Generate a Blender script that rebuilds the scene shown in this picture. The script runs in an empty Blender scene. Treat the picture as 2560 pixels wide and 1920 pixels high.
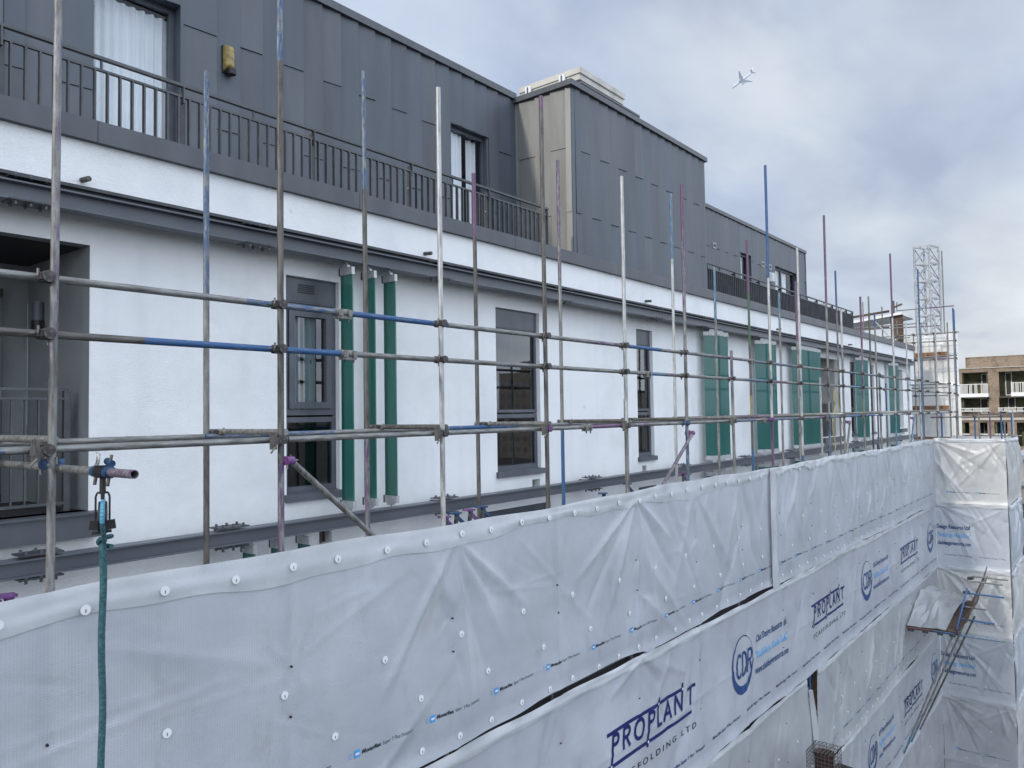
import bpy, math, random
import numpy as np
from mathutils import Vector, Matrix
random.seed(7); rng = np.random.RandomState(11)
SC = bpy.context.scene; COL = SC.collection
R = math.radians
GZ = -14.0                      # ground level; z = 0 is the eye level of the photographer on the scaffold

# ------------------------------------------------------------------ camera
YAW, PITCH, ROLL = R(38.8), R(2.24), R(-.87)
fw = Vector((math.cos(YAW)*math.cos(PITCH), math.sin(YAW)*math.cos(PITCH), math.sin(PITCH)))
rt = Vector((math.sin(YAW), -math.cos(YAW), 0)); up = rt.cross(fw)
rt2 = rt*math.cos(ROLL)+up*math.sin(ROLL); up2 = up*math.cos(ROLL)-rt*math.sin(ROLL)
cam = bpy.data.cameras.new('camera'); camo = bpy.data.objects.new('camera', cam); COL.objects.link(camo)
M = Matrix((rt2, up2, -fw)).transposed().to_4x4(); camo.matrix_world = M
cam.sensor_width = 36; cam.lens = 36*1910/2560; cam.clip_start = .05; cam.clip_end = 6000
SC.camera = camo

# ------------------------------------------------------------------ materials
def newmat(name):
    m = bpy.data.materials.new(name); m.use_nodes = True
    nt = m.node_tree; b = nt.nodes['Principled BSDF']; return m, nt, b
def N(nt, t, **kw):
    n = nt.nodes.new(t)
    for k, v in kw.items():
        if k in ('operation', 'blend_type', 'data_type', 'wave_type', 'bands_direction', 'feature', 'noise_dimensions', 'musgrave_type', 'interpolation', 'wave_profile', 'sky_type', 'sun_disc'): setattr(n, k, v)
        else: n.inputs[k].default_value = v
    return n
def link(nt, a, b): nt.links.new(a, b)
def coords(nt, scale=(1,1,1), rot=(0,0,0)):
    t = nt.nodes.new('ShaderNodeTexCoord'); mp = nt.nodes.new('ShaderNodeMapping')
    mp.inputs['Scale'].default_value = scale; mp.inputs['Rotation'].default_value = rot
    link(nt, t.outputs['Object'], mp.inputs['Vector']); return mp.outputs['Vector']
def ramp(nt, fac, stops):
    r = nt.nodes.new('ShaderNodeValToRGB'); el = r.color_ramp.elements
    while len(el) < len(stops): el.new(.5)
    for e, (p, c) in zip(el, stops): e.position = p; e.color = (*c, 1) if len(c) == 3 else c
    link(nt, fac, r.inputs['Fac']); return r.outputs['Color']
def noisy(name, c1, c2, scale=3, rough=.6, metal=0, bump=0, bscale=80, stretch=(1,1,1), spec=.5, detail=6, lo=.35, hi=.65, bdist=.01):
    m, nt, b = newmat(name); v = coords(nt, stretch)
    n = N(nt, 'ShaderNodeTexNoise', Scale=scale, Detail=detail); link(nt, v, n.inputs['Vector'])
    link(nt, ramp(nt, n.outputs['Fac'], [(lo, c1), (hi, c2)]), b.inputs['Base Color'])
    b.inputs['Roughness'].default_value = rough; b.inputs['Metallic'].default_value = metal; b.inputs['Specular IOR Level'].default_value = spec
    if bump:
        n2 = N(nt, 'ShaderNodeTexNoise', Scale=bscale, Detail=4); link(nt, coords(nt), n2.inputs['Vector'])
        bp = N(nt, 'ShaderNodeBump', Strength=bump, Distance=bdist); link(nt, n2.outputs['Fac'], bp.inputs['Height']); link(nt, bp.outputs['Normal'], b.inputs['Normal'])
    return m
def plain(name, c, rough=.5, metal=0, spec=.5):
    m, nt, b = newmat(name); b.inputs['Base Color'].default_value = (*c, 1); b.inputs['Roughness'].default_value = rough
    b.inputs['Metallic'].default_value = metal; b.inputs['Specular IOR Level'].default_value = spec; return m

def m_render():
    m, nt, b = newmat('white_render'); v = coords(nt)
    n = N(nt, 'ShaderNodeTexNoise', Scale=1.1, Detail=5); link(nt, coords(nt, (1, 1, .45)), n.inputs['Vector'])
    col = ramp(nt, n.outputs['Fac'], [(.3, (.78, .81, .845)), (.5, (.84, .865, .89)), (.72, (.86, .88, .90))])
    n4 = N(nt, 'ShaderNodeTexNoise', Scale=3.0, Detail=8); link(nt, coords(nt, (1.6, 1, .12)), n4.inputs['Vector'])
    mx = N(nt, 'ShaderNodeMix', data_type='RGBA', blend_type='MULTIPLY'); mx.inputs[0].default_value = 1
    link(nt, col, mx.inputs[6]); link(nt, ramp(nt, n4.outputs['Fac'], [(.30, (.965, .965, .96)), (.5, (1, 1, 1))]), mx.inputs[7])
    # filled tie holes and faint grime
    vo = N(nt, 'ShaderNodeTexVoronoi', Scale=1.05); link(nt, v, vo.inputs['Vector'])
    m2 = N(nt, 'ShaderNodeMix', data_type='RGBA', blend_type='MULTIPLY'); m2.inputs[0].default_value = 1; link(nt, mx.outputs[2], m2.inputs[6]); link(nt, ramp(nt, vo.outputs['Distance'], [(.028, (.82, .83, .83)), (.045, (1, 1, 1))]), m2.inputs[7])
    n8 = N(nt, 'ShaderNodeTexNoise', Scale=.55, Detail=9, Roughness=.65); link(nt, coords(nt, (1, 1, 1.2)), n8.inputs['Vector'])
    m3 = N(nt, 'ShaderNodeMix', data_type='RGBA', blend_type='MULTIPLY'); m3.inputs[0].default_value = 1; link(nt, m2.outputs[2], m3.inputs[6]); link(nt, ramp(nt, n8.outputs['Fac'], [(.36, (.90, .905, .90)), (.52, (1, 1, 1))]), m3.inputs[7])
    link(nt, m3.outputs[2], b.inputs['Base Color']); b.inputs['Roughness'].default_value = .9; b.inputs['Specular IOR Level'].default_value = .25
    n2 = N(nt, 'ShaderNodeTexNoise', Scale=55, Detail=5, Roughness=.7); link(nt, coords(nt, (1, 1, 1.6)), n2.inputs['Vector'])
    n3 = N(nt, 'ShaderNodeTexNoise', Scale=4, Detail=2); link(nt, v, n3.inputs['Vector'])
    ad = N(nt, 'ShaderNodeMath', operation='MULTIPLY_ADD'); ad.inputs[1].default_value = 1.2
    link(nt, n3.outputs['Fac'], ad.inputs[0]); link(nt, n2.outputs['Fac'], ad.inputs[2])
    bp = N(nt, 'ShaderNodeBump', Strength=.75, Distance=.012); link(nt, ad.outputs[0], bp.inputs['Height']); link(nt, bp.outputs['Normal'], b.inputs['Normal'])
    return m
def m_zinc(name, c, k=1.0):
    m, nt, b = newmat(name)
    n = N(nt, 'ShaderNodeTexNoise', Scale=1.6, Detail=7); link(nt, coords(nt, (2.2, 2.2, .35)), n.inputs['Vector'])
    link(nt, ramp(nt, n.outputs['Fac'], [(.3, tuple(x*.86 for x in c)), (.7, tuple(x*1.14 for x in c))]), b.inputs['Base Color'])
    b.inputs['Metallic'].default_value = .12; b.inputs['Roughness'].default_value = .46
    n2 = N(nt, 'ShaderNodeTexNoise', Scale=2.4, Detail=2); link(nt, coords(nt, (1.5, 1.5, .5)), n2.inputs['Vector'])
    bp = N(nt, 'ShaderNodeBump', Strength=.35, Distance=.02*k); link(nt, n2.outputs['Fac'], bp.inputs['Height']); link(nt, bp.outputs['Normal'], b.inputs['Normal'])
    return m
def m_tube(name, c_paint, worn=.5, hor=False, galv=(.27, .28, .28), dirt=(.10, .10, .095), rough=.46, metal=.4):
    """galvanised tube with worn paint: streaks along the length"""
    m, nt, b = newmat(name)
    t = nt.nodes.new('ShaderNodeTexCoord')
    mp = nt.nodes.new('ShaderNodeMapping'); mp.inputs['Scale'].default_value = (1.6, 10, 10) if hor else (10, 10, 1.6); link(nt, t.outputs['Object'], mp.inputs['Vector'])
    n = N(nt, 'ShaderNodeTexNoise', Scale=3.2, Detail=9, Roughness=.68); link(nt, mp.outputs['Vector'], n.inputs['Vector'])
    base = ramp(nt, n.outputs['Fac'], [(.36, dirt), (.62, galv)])
    out = base
    if c_paint:
        n2 = N(nt, 'ShaderNodeTexNoise', Scale=5.3, Detail=10, Roughness=.7); link(nt, mp.outputs['Vector'], n2.inputs['Vector'])
        msk = ramp(nt, n2.outputs['Fac'], [(worn-.06, (1, 1, 1)), (worn+.06, (0, 0, 0))])
        mx = N(nt, 'ShaderNodeMix', data_type='RGBA'); link(nt, msk, mx.inputs[0]); link(nt, base, mx.inputs[6]); mx.inputs[7].default_value = (*c_paint, 1)
        out = mx.outputs[2]
        mm = N(nt, 'ShaderNodeMath', operation='MULTIPLY_ADD'); mm.inputs[1].default_value = -metal; mm.inputs[2].default_value = metal
        link(nt, msk, mm.inputs[0]); link(nt, mm.outputs[0], b.inputs['Metallic'])
    else: b.inputs['Metallic'].default_value = metal
    link(nt, out, b.inputs['Base Color'])
    rr = N(nt, 'ShaderNodeMapRange'); rr.inputs['To Min'].default_value = rough-.08; rr.inputs['To Max'].default_value = rough+.25
    link(nt, n.outputs['Fac'], rr.inputs['Value']); link(nt, rr.outputs[0], b.inputs['Roughness'])
    bp = N(nt, 'ShaderNodeBump', Strength=.25, Distance=.003); link(nt, n.outputs['Fac'], bp.inputs['Height']); link(nt, bp.outputs['Normal'], b.inputs['Normal'])
    return m
def m_sheet(name, bands=(), base=(.50, .54, .61), weave=True, warm=0):
    """woven translucent polythene; bands = heights (object z) of the laminated reinforcing strips"""
    m, nt, b = newmat(name)
    t = nt.nodes.new('ShaderNodeTexCoord'); sx = nt.nodes.new('ShaderNodeSeparateXYZ'); link(nt, t.outputs['Object'], sx.inputs[0])
    n = N(nt, 'ShaderNodeTexNoise', Scale=.9, Detail=6, Roughness=.6); link(nt, coords(nt, (1, 1, 1.3)), n.inputs['Vector'])
    lo = tuple(x*.86 for x in base); hi = tuple(x*1.14 for x in base)
    col = ramp(nt, n.outputs['Fac'], [(.34, lo), (.66, hi)])
    n7 = N(nt, 'ShaderNodeTexNoise', Scale=2.6, Detail=10, Roughness=.75); link(nt, coords(nt, (1, 1, .45)), n7.inputs['Vector'])
    mg = N(nt, 'ShaderNodeMix', data_type='RGBA', blend_type='MULTIPLY'); mg.inputs[0].default_value = 1; link(nt, col, mg.inputs[6]); link(nt, ramp(nt, n7.outputs['Fac'], [(.30, (.80, .79, .77)), (.46, (1, 1, 1))]), mg.inputs[7]); col = mg.outputs[2]
    for z0 in bands:
        d = N(nt, 'ShaderNodeMath', operation='SUBTRACT'); link(nt, sx.outputs[2], d.inputs[0]); d.inputs[1].default_value = z0
        a = N(nt, 'ShaderNodeMath', operation='ABSOLUTE'); link(nt, d.outputs[0], a.inputs[0])
        mr = N(nt, 'ShaderNodeMapRange'); mr.inputs['From Min'].default_value = .032; mr.inputs['From Max'].default_value = .036; mr.inputs['To Min'].default_value = .6; mr.inputs['To Max'].default_value = 0
        link(nt, a.outputs[0], mr.inputs['Value'])
        mx = N(nt, 'ShaderNodeMix', data_type='RGBA'); link(nt, mr.outputs[0], mx.inputs[0]); link(nt, col, mx.inputs[6]); mx.inputs[7].default_value = (.62, .66, .72, 1); col = mx.outputs[2]
    link(nt, col, b.inputs['Base Color']); b.inputs['Roughness'].default_value = .3; b.inputs['Specular IOR Level'].default_value = .6
    # weave: two crossed sets of fine ribs, about one per centimetre, plus crinkles
    n3 = N(nt, 'ShaderNodeTexNoise', Scale=6, Detail=5, Roughness=.55, Distortion=.2); link(nt, coords(nt, (1, 1, .8)), n3.inputs['Vector'])
    n5 = N(nt, 'ShaderNodeTexNoise', Scale=1.3, Detail=2, Distortion=.5); link(nt, coords(nt, (1, 1, 1.5), (0, .5, 0)), n5.inputs['Vector'])
    rd = N(nt, 'ShaderNodeMath', operation='SUBTRACT'); link(nt, n5.outputs['Fac'], rd.inputs[0]); rd.inputs[1].default_value = .5
    ra = N(nt, 'ShaderNodeMath', operation='ABSOLUTE'); link(nt, rd.outputs[0], ra.inputs[0])
    rs = N(nt, 'ShaderNodeMath', operation='MULTIPLY_ADD'); rs.inputs[1].default_value = -1.1; link(nt, ra.outputs[0], rs.inputs[0]); link(nt, n3.outputs['Fac'], rs.inputs[2])
    ht = rs.outputs[0]
    if weave:
        for ax, sc in ((0, 33.), (2, 40.)):
            mu = N(nt, 'ShaderNodeMath', operation='MULTIPLY'); mu.inputs[1].default_value = sc*2*math.pi*1.6; link(nt, sx.outputs[ax], mu.inputs[0])
            sn = N(nt, 'ShaderNodeMath', operation='SINE'); link(nt, mu.outputs[0], sn.inputs[0])
            ad = N(nt, 'ShaderNodeMath', operation='MULTIPLY_ADD'); ad.inputs[1].default_value = .035; link(nt, sn.outputs[0], ad.inputs[0]); link(nt, ht, ad.inputs[2]); ht = ad.outputs[0]
    bp = N(nt, 'ShaderNodeBump', Strength=.5, Distance=.014); link(nt, ht, bp.inputs['Height']); link(nt, bp.outputs['Normal'], b.inputs['Normal'])
    tr = N(nt, 'ShaderNodeBsdfTranslucent'); tr.inputs['Color'].default_value = (.75, .78, .8, 1); link(nt, bp.outputs['Normal'], tr.inputs['Normal'])
    ms = nt.nodes.new('ShaderNodeMixShader'); ms.inputs[0].default_value = .32
    link(nt, b.outputs[0], ms.inputs[1]); link(nt, tr.outputs[0], ms.inputs[2]); link(nt, ms.outputs[0], nt.nodes['Material Output'].inputs['Surface'])
    return m
def m_glass(name, tint=(.8, .85, .87), refl=1.0, rough=.015):
    m = bpy.data.materials.new(name); m.use_nodes = True; nt = m.node_tree; nt.nodes.clear()
    o = nt.nodes.new('ShaderNodeOutputMaterial'); g = nt.nodes.new('ShaderNodeBsdfGlossy'); g.inputs['Roughness'].default_value = rough
    g.inputs['Color'].default_value = (.92, .95, 1, 1)
    t = nt.nodes.new('ShaderNodeBsdfTransparent'); t.inputs['Color'].default_value = (*tint, 1)
    f = nt.nodes.new('ShaderNodeFresnel'); f.inputs['IOR'].default_value = 1.75
    n = N(nt, 'ShaderNodeTexNoise', Scale=1.2, Detail=1); link(nt, coords(nt), n.inputs['Vector'])
    bp = N(nt, 'ShaderNodeBump', Strength=.05, Distance=.02); link(nt, n.outputs['Fac'], bp.inputs['Height']); link(nt, bp.outputs['Normal'], g.inputs['Normal'])
    mu = N(nt, 'ShaderNodeMath', operation='MULTIPLY'); mu.inputs[1].default_value = refl; mu.use_clamp = True; link(nt, f.outputs[0], mu.inputs[0])
    ms = nt.nodes.new('ShaderNodeMixShader'); link(nt, mu.outputs[0], ms.inputs[0]); link(nt, t.outputs[0], ms.inputs[1]); link(nt, g.outputs[0], ms.inputs[2]); link(nt, ms.outputs[0], o.inputs['Surface'])
    return m
def m_fin(ca=(.04, .16, .135), cb_=(.055, .205, .18), ro=.08):
    m, nt, b = newmat('green_glass')
    n = N(nt, 'ShaderNodeTexNoise', Scale=1.3, Detail=3); link(nt, coords(nt, (1, 1, .5)), n.inputs['Vector'])
    link(nt, ramp(nt, n.outputs['Fac'], [(.35, ca), (.65, cb_)]), b.inputs['Base Color'])
    b.inputs['Roughness'].default_value = ro; b.inputs['Specular IOR Level'].default_value = .6
    t = nt.nodes.new('ShaderNodeBsdfTransparent'); t.inputs['Color'].default_value = (.35, .75, .62, 1)
    ms = nt.nodes.new('ShaderNodeMixShader'); ms.inputs[0].default_value = .22
    link(nt, b.outputs[0], ms.inputs[1]); link(nt, t.outputs[0], ms.inputs[2]); link(nt, ms.outputs[0], nt.nodes['Material Output'].inputs['Surface'])
    return m
def m_brick(name, c1, c2, mortar, scale=1.0, bw=.225, rh=.075):
    m, nt, b = newmat(name)
    t = nt.nodes.new('ShaderNodeTexCoord'); s = nt.nodes.new('ShaderNodeSeparateXYZ'); link(nt, t.outputs['Object'], s.inputs[0])
    ad = N(nt, 'ShaderNodeMath', operation='ADD'); link(nt, s.outputs[0], ad.inputs[0]); link(nt, s.outputs[1], ad.inputs[1])
    cb = nt.nodes.new('ShaderNodeCombineXYZ'); link(nt, ad.outputs[0], cb.inputs[0]); link(nt, s.outputs[2], cb.inputs[1])
    br = nt.nodes.new('ShaderNodeTexBrick'); link(nt, cb.outputs[0], br.inputs['Vector'])
    br.inputs['Color1'].default_value = (*c1, 1); br.inputs['Color2'].default_value = (*c2, 1); br.inputs['Mortar'].default_value = (*mortar, 1)
    br.inputs['Scale'].default_value = scale; br.inputs['Brick Width'].default_value = bw; br.inputs['Row Height'].default_value = rh; br.inputs['Mortar Size'].default_value = .012
    n = N(nt, 'ShaderNodeTexNoise', Scale=.9, Detail=8, Roughness=.7); link(nt, coords(nt), n.inputs['Vector'])
    mx = N(nt, 'ShaderNodeMix', data_type='RGBA', blend_type='MULTIPLY'); mx.inputs[0].default_value = 1; link(nt, br.outputs['Color'], mx.inputs[6])
    link(nt, ramp(nt, n.outputs['Fac'], [(.32, (.55, .5, .48)), (.5, (1, 1, 1)), (.75, (1.2, 1.15, 1.1))]), mx.inputs[7])
    link(nt, mx.outputs[2], b.inputs['Base Color']); b.inputs['Roughness'].default_value = .9
    return m

MT = dict(
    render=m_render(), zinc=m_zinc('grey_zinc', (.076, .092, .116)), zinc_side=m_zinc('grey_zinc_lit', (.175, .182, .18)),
    fascia=m_zinc('grey_fascia', (.078, .088, .104)), frame=noisy('window_frame_grey', (.07, .08, .10), (.095, .107, .13), 4, .38),
    mast=noisy('mast_steel', (.26, .28, .30), (.40, .42, .44), 6, .5, .2), rail=noisy('railing_grey', (.055, .062, .072), (.085, .092, .10), 6, .5), beam=noisy('beam_grey', (.095, .108, .13), (.13, .145, .17), 2.5, .45, spec=.4, stretch=(.4, 1, 1)),
    beam_dk=noisy('beam_dark', (.03, .034, .042), (.06, .066, .076), 5, .5), soffit=noisy('soffit', (.16, .165, .15), (.24, .245, .225), 2, .8),
    glass=m_glass('window_glass', (.6, .66, .68), 1.25), glass_clear=m_glass('door_glass', (.92, .95, .97), .45), fin=m_fin(), fin_far=m_fin((.045, .165, .155), (.065, .20, .195), .06), fin_edge=plain('fin_edge', (.015, .095, .08), .15),
    alu=noisy('aluminium', (.36, .38, .39), (.52, .54, .55), 8, .38, .4), black=plain('black', (.012, .012, .014), .5), dark=plain('painted_shade', (.03, .032, .036), .9),
    room=noisy('room_wall', (.10, .105, .11), (.16, .16, .165), 1, .9), curtain=noisy('curtain_cloth', (.78, .80, .83), (.86, .88, .9), 3, .9),
    coupler=noisy('coupler_steel', (.035, .035, .04), (.13, .12, .115), 30, .5, .5), coup_blue=noisy('coupler_blue', (.012, .035, .09), (.03, .085, .19), 25, .45, .2), coup_purple=noisy('coupler_purple', (.09, .03, .13), (.2, .09, .25), 25, .45, .2),
    board=noisy('scaffold_board', (.13, .065, .035), (.28, .16, .09), 3, .85, stretch=(.3, 4, 2)), ply=noisy('dark_plywood', (.05, .032, .022), (.11, .075, .055), 3, .8),
    disc=plain('white_disc', (.72, .74, .77), .4), tag=plain('tie_black', (.02, .02, .022), .6), navy=noisy('navy_print', (.006, .01, .10), (.010, .018, .135), 4, .4), cdrblue=noisy('blue_print', (.012, .05, .17), (.017, .062, .2), 4, .4),
    skyblue=plain('light_blue_print', (.18, .42, .74), .4), bmi=plain('cyan_print', (.06, .32, .70), .4), inkblack=plain('black_print', (.02, .025, .04), .5), white=plain('white_paint', (.78, .79, .78), .5),
    sheet_a=m_sheet('sheet_plain', (-2.70,)), sheet_b=m_sheet('sheet_printed', (-4.06,), (.55, .59, .67), False), sheet_c=m_sheet('sheet_plain_low', (-6.70,), (.51, .54, .575), False),
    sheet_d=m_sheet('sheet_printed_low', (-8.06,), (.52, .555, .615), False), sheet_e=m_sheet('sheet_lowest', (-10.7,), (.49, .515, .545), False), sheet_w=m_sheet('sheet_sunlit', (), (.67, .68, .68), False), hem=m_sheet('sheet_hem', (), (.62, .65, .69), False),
    lamp_glass=noisy('amber_lamp_glass', (.16, .12, .035), (.36, .28, .09), 14, .25), rope=noisy('teal_rope', (.015, .06, .075), (.045, .13, .15), 60, .9, bump=.6, bscale=120), rope_b=noisy('blue_rope', (.05, .2, .33), (.12, .36, .5), 60, .9),
    ropey=plain('yellow_rope', (.42, .36, .14), .8), overrun=noisy('pale_overrun', (.42, .41, .38), (.55, .54, .50), 3, .55, stretch=(1, 1, .4)), stain=noisy('stained_concrete', (.05, .055, .055), (.17, .175, .17), 5, .8, stretch=(2.5, 2.5, .3)),
    brick=m_brick('buff_brick', (.29, .215, .155), (.17, .115, .08), (.33, .285, .23)), brick_dk=m_brick('dark_brick', (.15, .10, .075), (.10, .065, .05), (.2, .17, .14)), green_tile=m_brick('green_tile', (.05, .06, .035), (.10, .11, .06), (.26, .24, .15), 1, .35, .16),
    conc=noisy('pale_concrete', (.42, .40, .36), (.52, .50, .45), 1, .8), chim=noisy('sooty_brick', (.012, .013, .012), (.032, .034, .028), 12, .95, bump=.5, bscale=20), pot=noisy('clay_pot', (.025, .01, .009), (.07, .026, .022), 9, .8), wire=plain('cage_wire', (.16, .15, .14), .5, .5),
    ground=noisy('ground_asphalt', (.04, .042, .04), (.075, .078, .07), .12, .9), roof=noisy('flat_roof', (.18, .18, .18), (.26, .26, .25), .6, .9), fence=noisy('green_fence', (.05, .08, .065), (.10, .14, .12), 3, .6), plane=plain('aircraft_paint', (.5, .53, .6), .5), red=plain('tail_red', (.35, .1, .16), .5),
    towerb=m_brick('tower_brick', (.30, .28, .245), (.27, .255, .23), (.28, .27, .25), .3), towerw=plain('tower_window', (.15, .155, .165), .4), slate=noisy('slate', (.05, .05, .055), (.09, .09, .1), 4, .8))

TUBES = dict(galv=dict(c_paint=None), galv_lt=dict(c_paint=None, galv=(.50, .52, .53), dirt=(.24, .25, .25), rough=.4, metal=.45), galv_dk=dict(c_paint=None, galv=(.15, .15, .145), dirt=(.06, .056, .052), rough=.5, metal=.45),
    blue=dict(c_paint=(.028, .085, .20), worn=.50), blue_s=dict(c_paint=(.022, .085, .22), worn=.60), lblue=dict(c_paint=(.05, .15, .26), worn=.54, galv=(.4, .42, .44)),
    purple=dict(c_paint=(.10, .05, .135), worn=.49), purple_s=dict(c_paint=(.12, .06, .13), worn=.60), green=dict(c_paint=(.05, .10, .06), worn=.6), pworn=dict(c_paint=(.13, .07, .18), worn=.42),
    yellow=dict(c_paint=(.26, .21, .06), worn=.5), rust=dict(c_paint=(.12, .045, .05), worn=.6))
for k_, d_ in TUBES.items():
    MT[k_] = m_tube(k_+'_tube', **d_); MT[k_+'_h'] = m_tube(k_+'_tube_level', hor=True, **d_)

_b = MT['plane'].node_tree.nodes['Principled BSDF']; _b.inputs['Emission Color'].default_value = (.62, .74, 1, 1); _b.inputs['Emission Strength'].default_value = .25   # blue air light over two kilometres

# ------------------------------------------------------------------ mesh helpers
class MB:
    def __init__(s): s.v = []; s.f = []; s.m = []; s.sm = []
    def add(s, vs, fs, m=0, smooth=False):
        o = len(s.v); s.v += [tuple(map(float, p)) for p in vs]
        for f in fs: s.f.append([o+i for i in f]); s.m.append(m); s.sm.append(smooth)
    def hexa(s, p, m=0):      # p: 4 bottom ccw, 4 top
        s.add(p, [(3,2,1,0), (4,5,6,7), (0,1,5,4), (1,2,6,5), (2,3,7,6), (3,0,4,7)], m)
    def box(s, x0, x1, y0, y1, z0, z1, m=0):
        s.hexa([(x0,y0,z0),(x1,y0,z0),(x1,y1,z0),(x0,y1,z0),(x0,y0,z1),(x1,y0,z1),(x1,y1,z1),(x0,y1,z1)], m)
    def quad(s, a, b, c, d, m=0): s.add([a,b,c,d], [(0,1,2,3)], m)
    def tube(s, p, q, r, m=0, n=12, cap=True, r2=None, hollow=False):
        p = Vector(p); q = Vector(q); d = (q-p).normalized(); a = d.orthogonal().normalized(); b = d.cross(a); r2 = r if r2 is None else r2
        vs = []
        for c, rr in ((p, r), (q, r2)):
            for i in range(n):
                t = 2*math.pi*i/n; vs.append(c+(a*math.cos(t)+b*math.sin(t))*rr)
        s.add(vs, [(i, (i+1) % n, n+(i+1) % n, n+i) for i in range(n)], m, True)
        if cap: s.add(vs, [list(range(n))[::-1]], m); s.add(vs, [[n+i for i in range(n)]], m)
        if hollow:
            vs = [];
            for c, rr in ((q, r2), (q, r2*.8), (q-d*.1, r2*.8)):
                for i in range(n):
                    t = 2*math.pi*i/n; vs.append(c+(a*math.cos(t)+b*math.sin(t))*rr)
            s.add(vs, [(i, (i+1) % n, n+(i+1) % n, n+i) for i in range(n)], m)
            s.add(vs, [(n+i, n+(i+1) % n, 2*n+(i+1) % n, 2*n+i) for i in range(n)], m, True)
            s.add(vs, [[2*n+i for i in range(n)]], hollow)
    def path(s, pts, r, m=0, n=8):
        for a, b in zip(pts, pts[1:]): s.tube(a, b, r, m, n)
    def bar(s, p, q, w, h, m=0):   # rectangular bar
        p = Vector(p); q = Vector(q); d = (q-p).normalized(); a = d.cross(Vector((0,0,1)))
        if a.length < .01: a = Vector((1,0,0))
        a.normalize(); b = a.cross(d).normalized(); a = a*w/2; b = b*h/2
        s.hexa([p-a-b, p+a-b, q+a-b, q-a-b, p-a+b, p+a+b, q+a+b, q-a+b], m)
    def build(s, name, mats, parent=None, loc=None):
        me = bpy.data.meshes.new(name); org = ORG.get(parent.name, Vector((0,0,0))) if parent else Vector(loc or (0,0,0))
        me.from_pydata([(x-org[0], y-org[1], z-org[2]) for x, y, z in s.v], [], s.f)
        for m in (mats if isinstance(mats, (list, tuple)) else [mats]): me.materials.append(m)
        me.polygons.foreach_set('material_index', s.m); me.polygons.foreach_set('use_smooth', s.sm); me.update()
        return link_obj(name, me, parent, org)
ORG = {}
def link_obj(name, me, parent=None, org=None):
    o = bpy.data.objects.new(name, me); COL.objects.link(o)
    if parent: o.parent = parent; ORG[o.name] = ORG.get(parent.name, Vector((0,0,0)))
    else: o.location = org; ORG[o.name] = Vector(org)
    return o
def inst(me, name, parent, loc, rot=(0,0,0), sc=None):
    """a further copy of a part that shares its mesh; loc in world coordinates"""
    o = bpy.data.objects.new(name, me); COL.objects.link(o); o.parent = parent
    o.location = Vector(loc)-ORG[parent.name]; o.rotation_euler = rot
    if sc: o.scale = sc
    return o
def thing(name, label, cat, loc, group=None):
    o = bpy.data.objects.new(name, None); COL.objects.link(o); o.location = loc; ORG[o.name] = Vector(loc); o.empty_display_size = .2
    return tag(o, label, cat, group)
def tag(o, label=None, cat=None, group=None, kind=None):
    if label: o['label'] = label
    if cat: o['category'] = cat
    if group: o['group'] = group
    if kind: o['kind'] = kind
    return o
def holes_wall(mb, xs, zs, y, openings, depth, m=0, mr=0):
    """wall sheet in plane y facing -y, with reveals around rectangular openings (x0,x1,z0,z1)"""
    X = sorted(set([xs[0], xs[1]]+[o[0] for o in openings if xs[0] < o[0] < xs[1]]+[o[1] for o in openings if xs[0] < o[1] < xs[1]]))
    Z = sorted(set([zs[0], zs[1]]+[o[2] for o in openings if zs[0] < o[2] < zs[1]]+[o[3] for o in openings if zs[0] < o[3] < zs[1]]))
    for a, b in zip(X, X[1:]):
        for c, d in zip(Z, Z[1:]):
            cx, cz = (a+b)/2, (c+d)/2
            if any(o[0] < cx < o[1] and o[2] < cz < o[3] for o in openings): continue
            mb.quad((a,y,c), (b,y,c), (b,y,d), (a,y,d), m)
    for x0, x1, z0, z1 in openings:
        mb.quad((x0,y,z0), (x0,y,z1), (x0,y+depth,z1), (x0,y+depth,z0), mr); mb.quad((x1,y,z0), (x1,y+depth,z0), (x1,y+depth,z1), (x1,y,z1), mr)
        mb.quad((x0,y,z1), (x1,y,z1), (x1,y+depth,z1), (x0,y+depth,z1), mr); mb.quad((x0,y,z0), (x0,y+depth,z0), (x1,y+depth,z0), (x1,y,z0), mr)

# ------------------------------------------------------------------ the setting
g = MB(); g.quad((-3000,-3000,GZ), (3000,-3000,GZ), (3000,3000,GZ), (-3000,3000,GZ)); tag(g.build('ground', MT['ground']), kind='structure')

# ------------------------------------------------------------------ the apartment building
B = thing('apartment_building', 'long white rendered apartment building with dark grey metal clad penthouse and roof balconies', 'building', (15, 7.2, GZ))
FY = 7.2
wins = [(4.99,5.72,-.85,1.58), (8.59,9.66,-.85,1.58), (12.73,13.36,-.85,1.58), (27.05,27.62,-.85,1.58), (29.6,30.14,-.85,1.58)]
recs = [(-3.0,2.94,-.80,1.57), (23.8,25.76,-.86,1.58), (33.86,34.74,-.82,1.57)]
low = [(8.2,9.9,-3.6,-1.40), (12.7,13.4,-3.6,-1.42), (-3,2.94,-4.0,-1.62)]
holes = [(5.42,5.60,-1.45,-1.27), (9.42,9.62,-1.20,-1.02), (12.86,13.02,-1.20,-1.02)]
w = MB()
holes_wall(w, (-3, 36.4), (GZ, 2.0), FY, wins+holes+low, .14)
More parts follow.
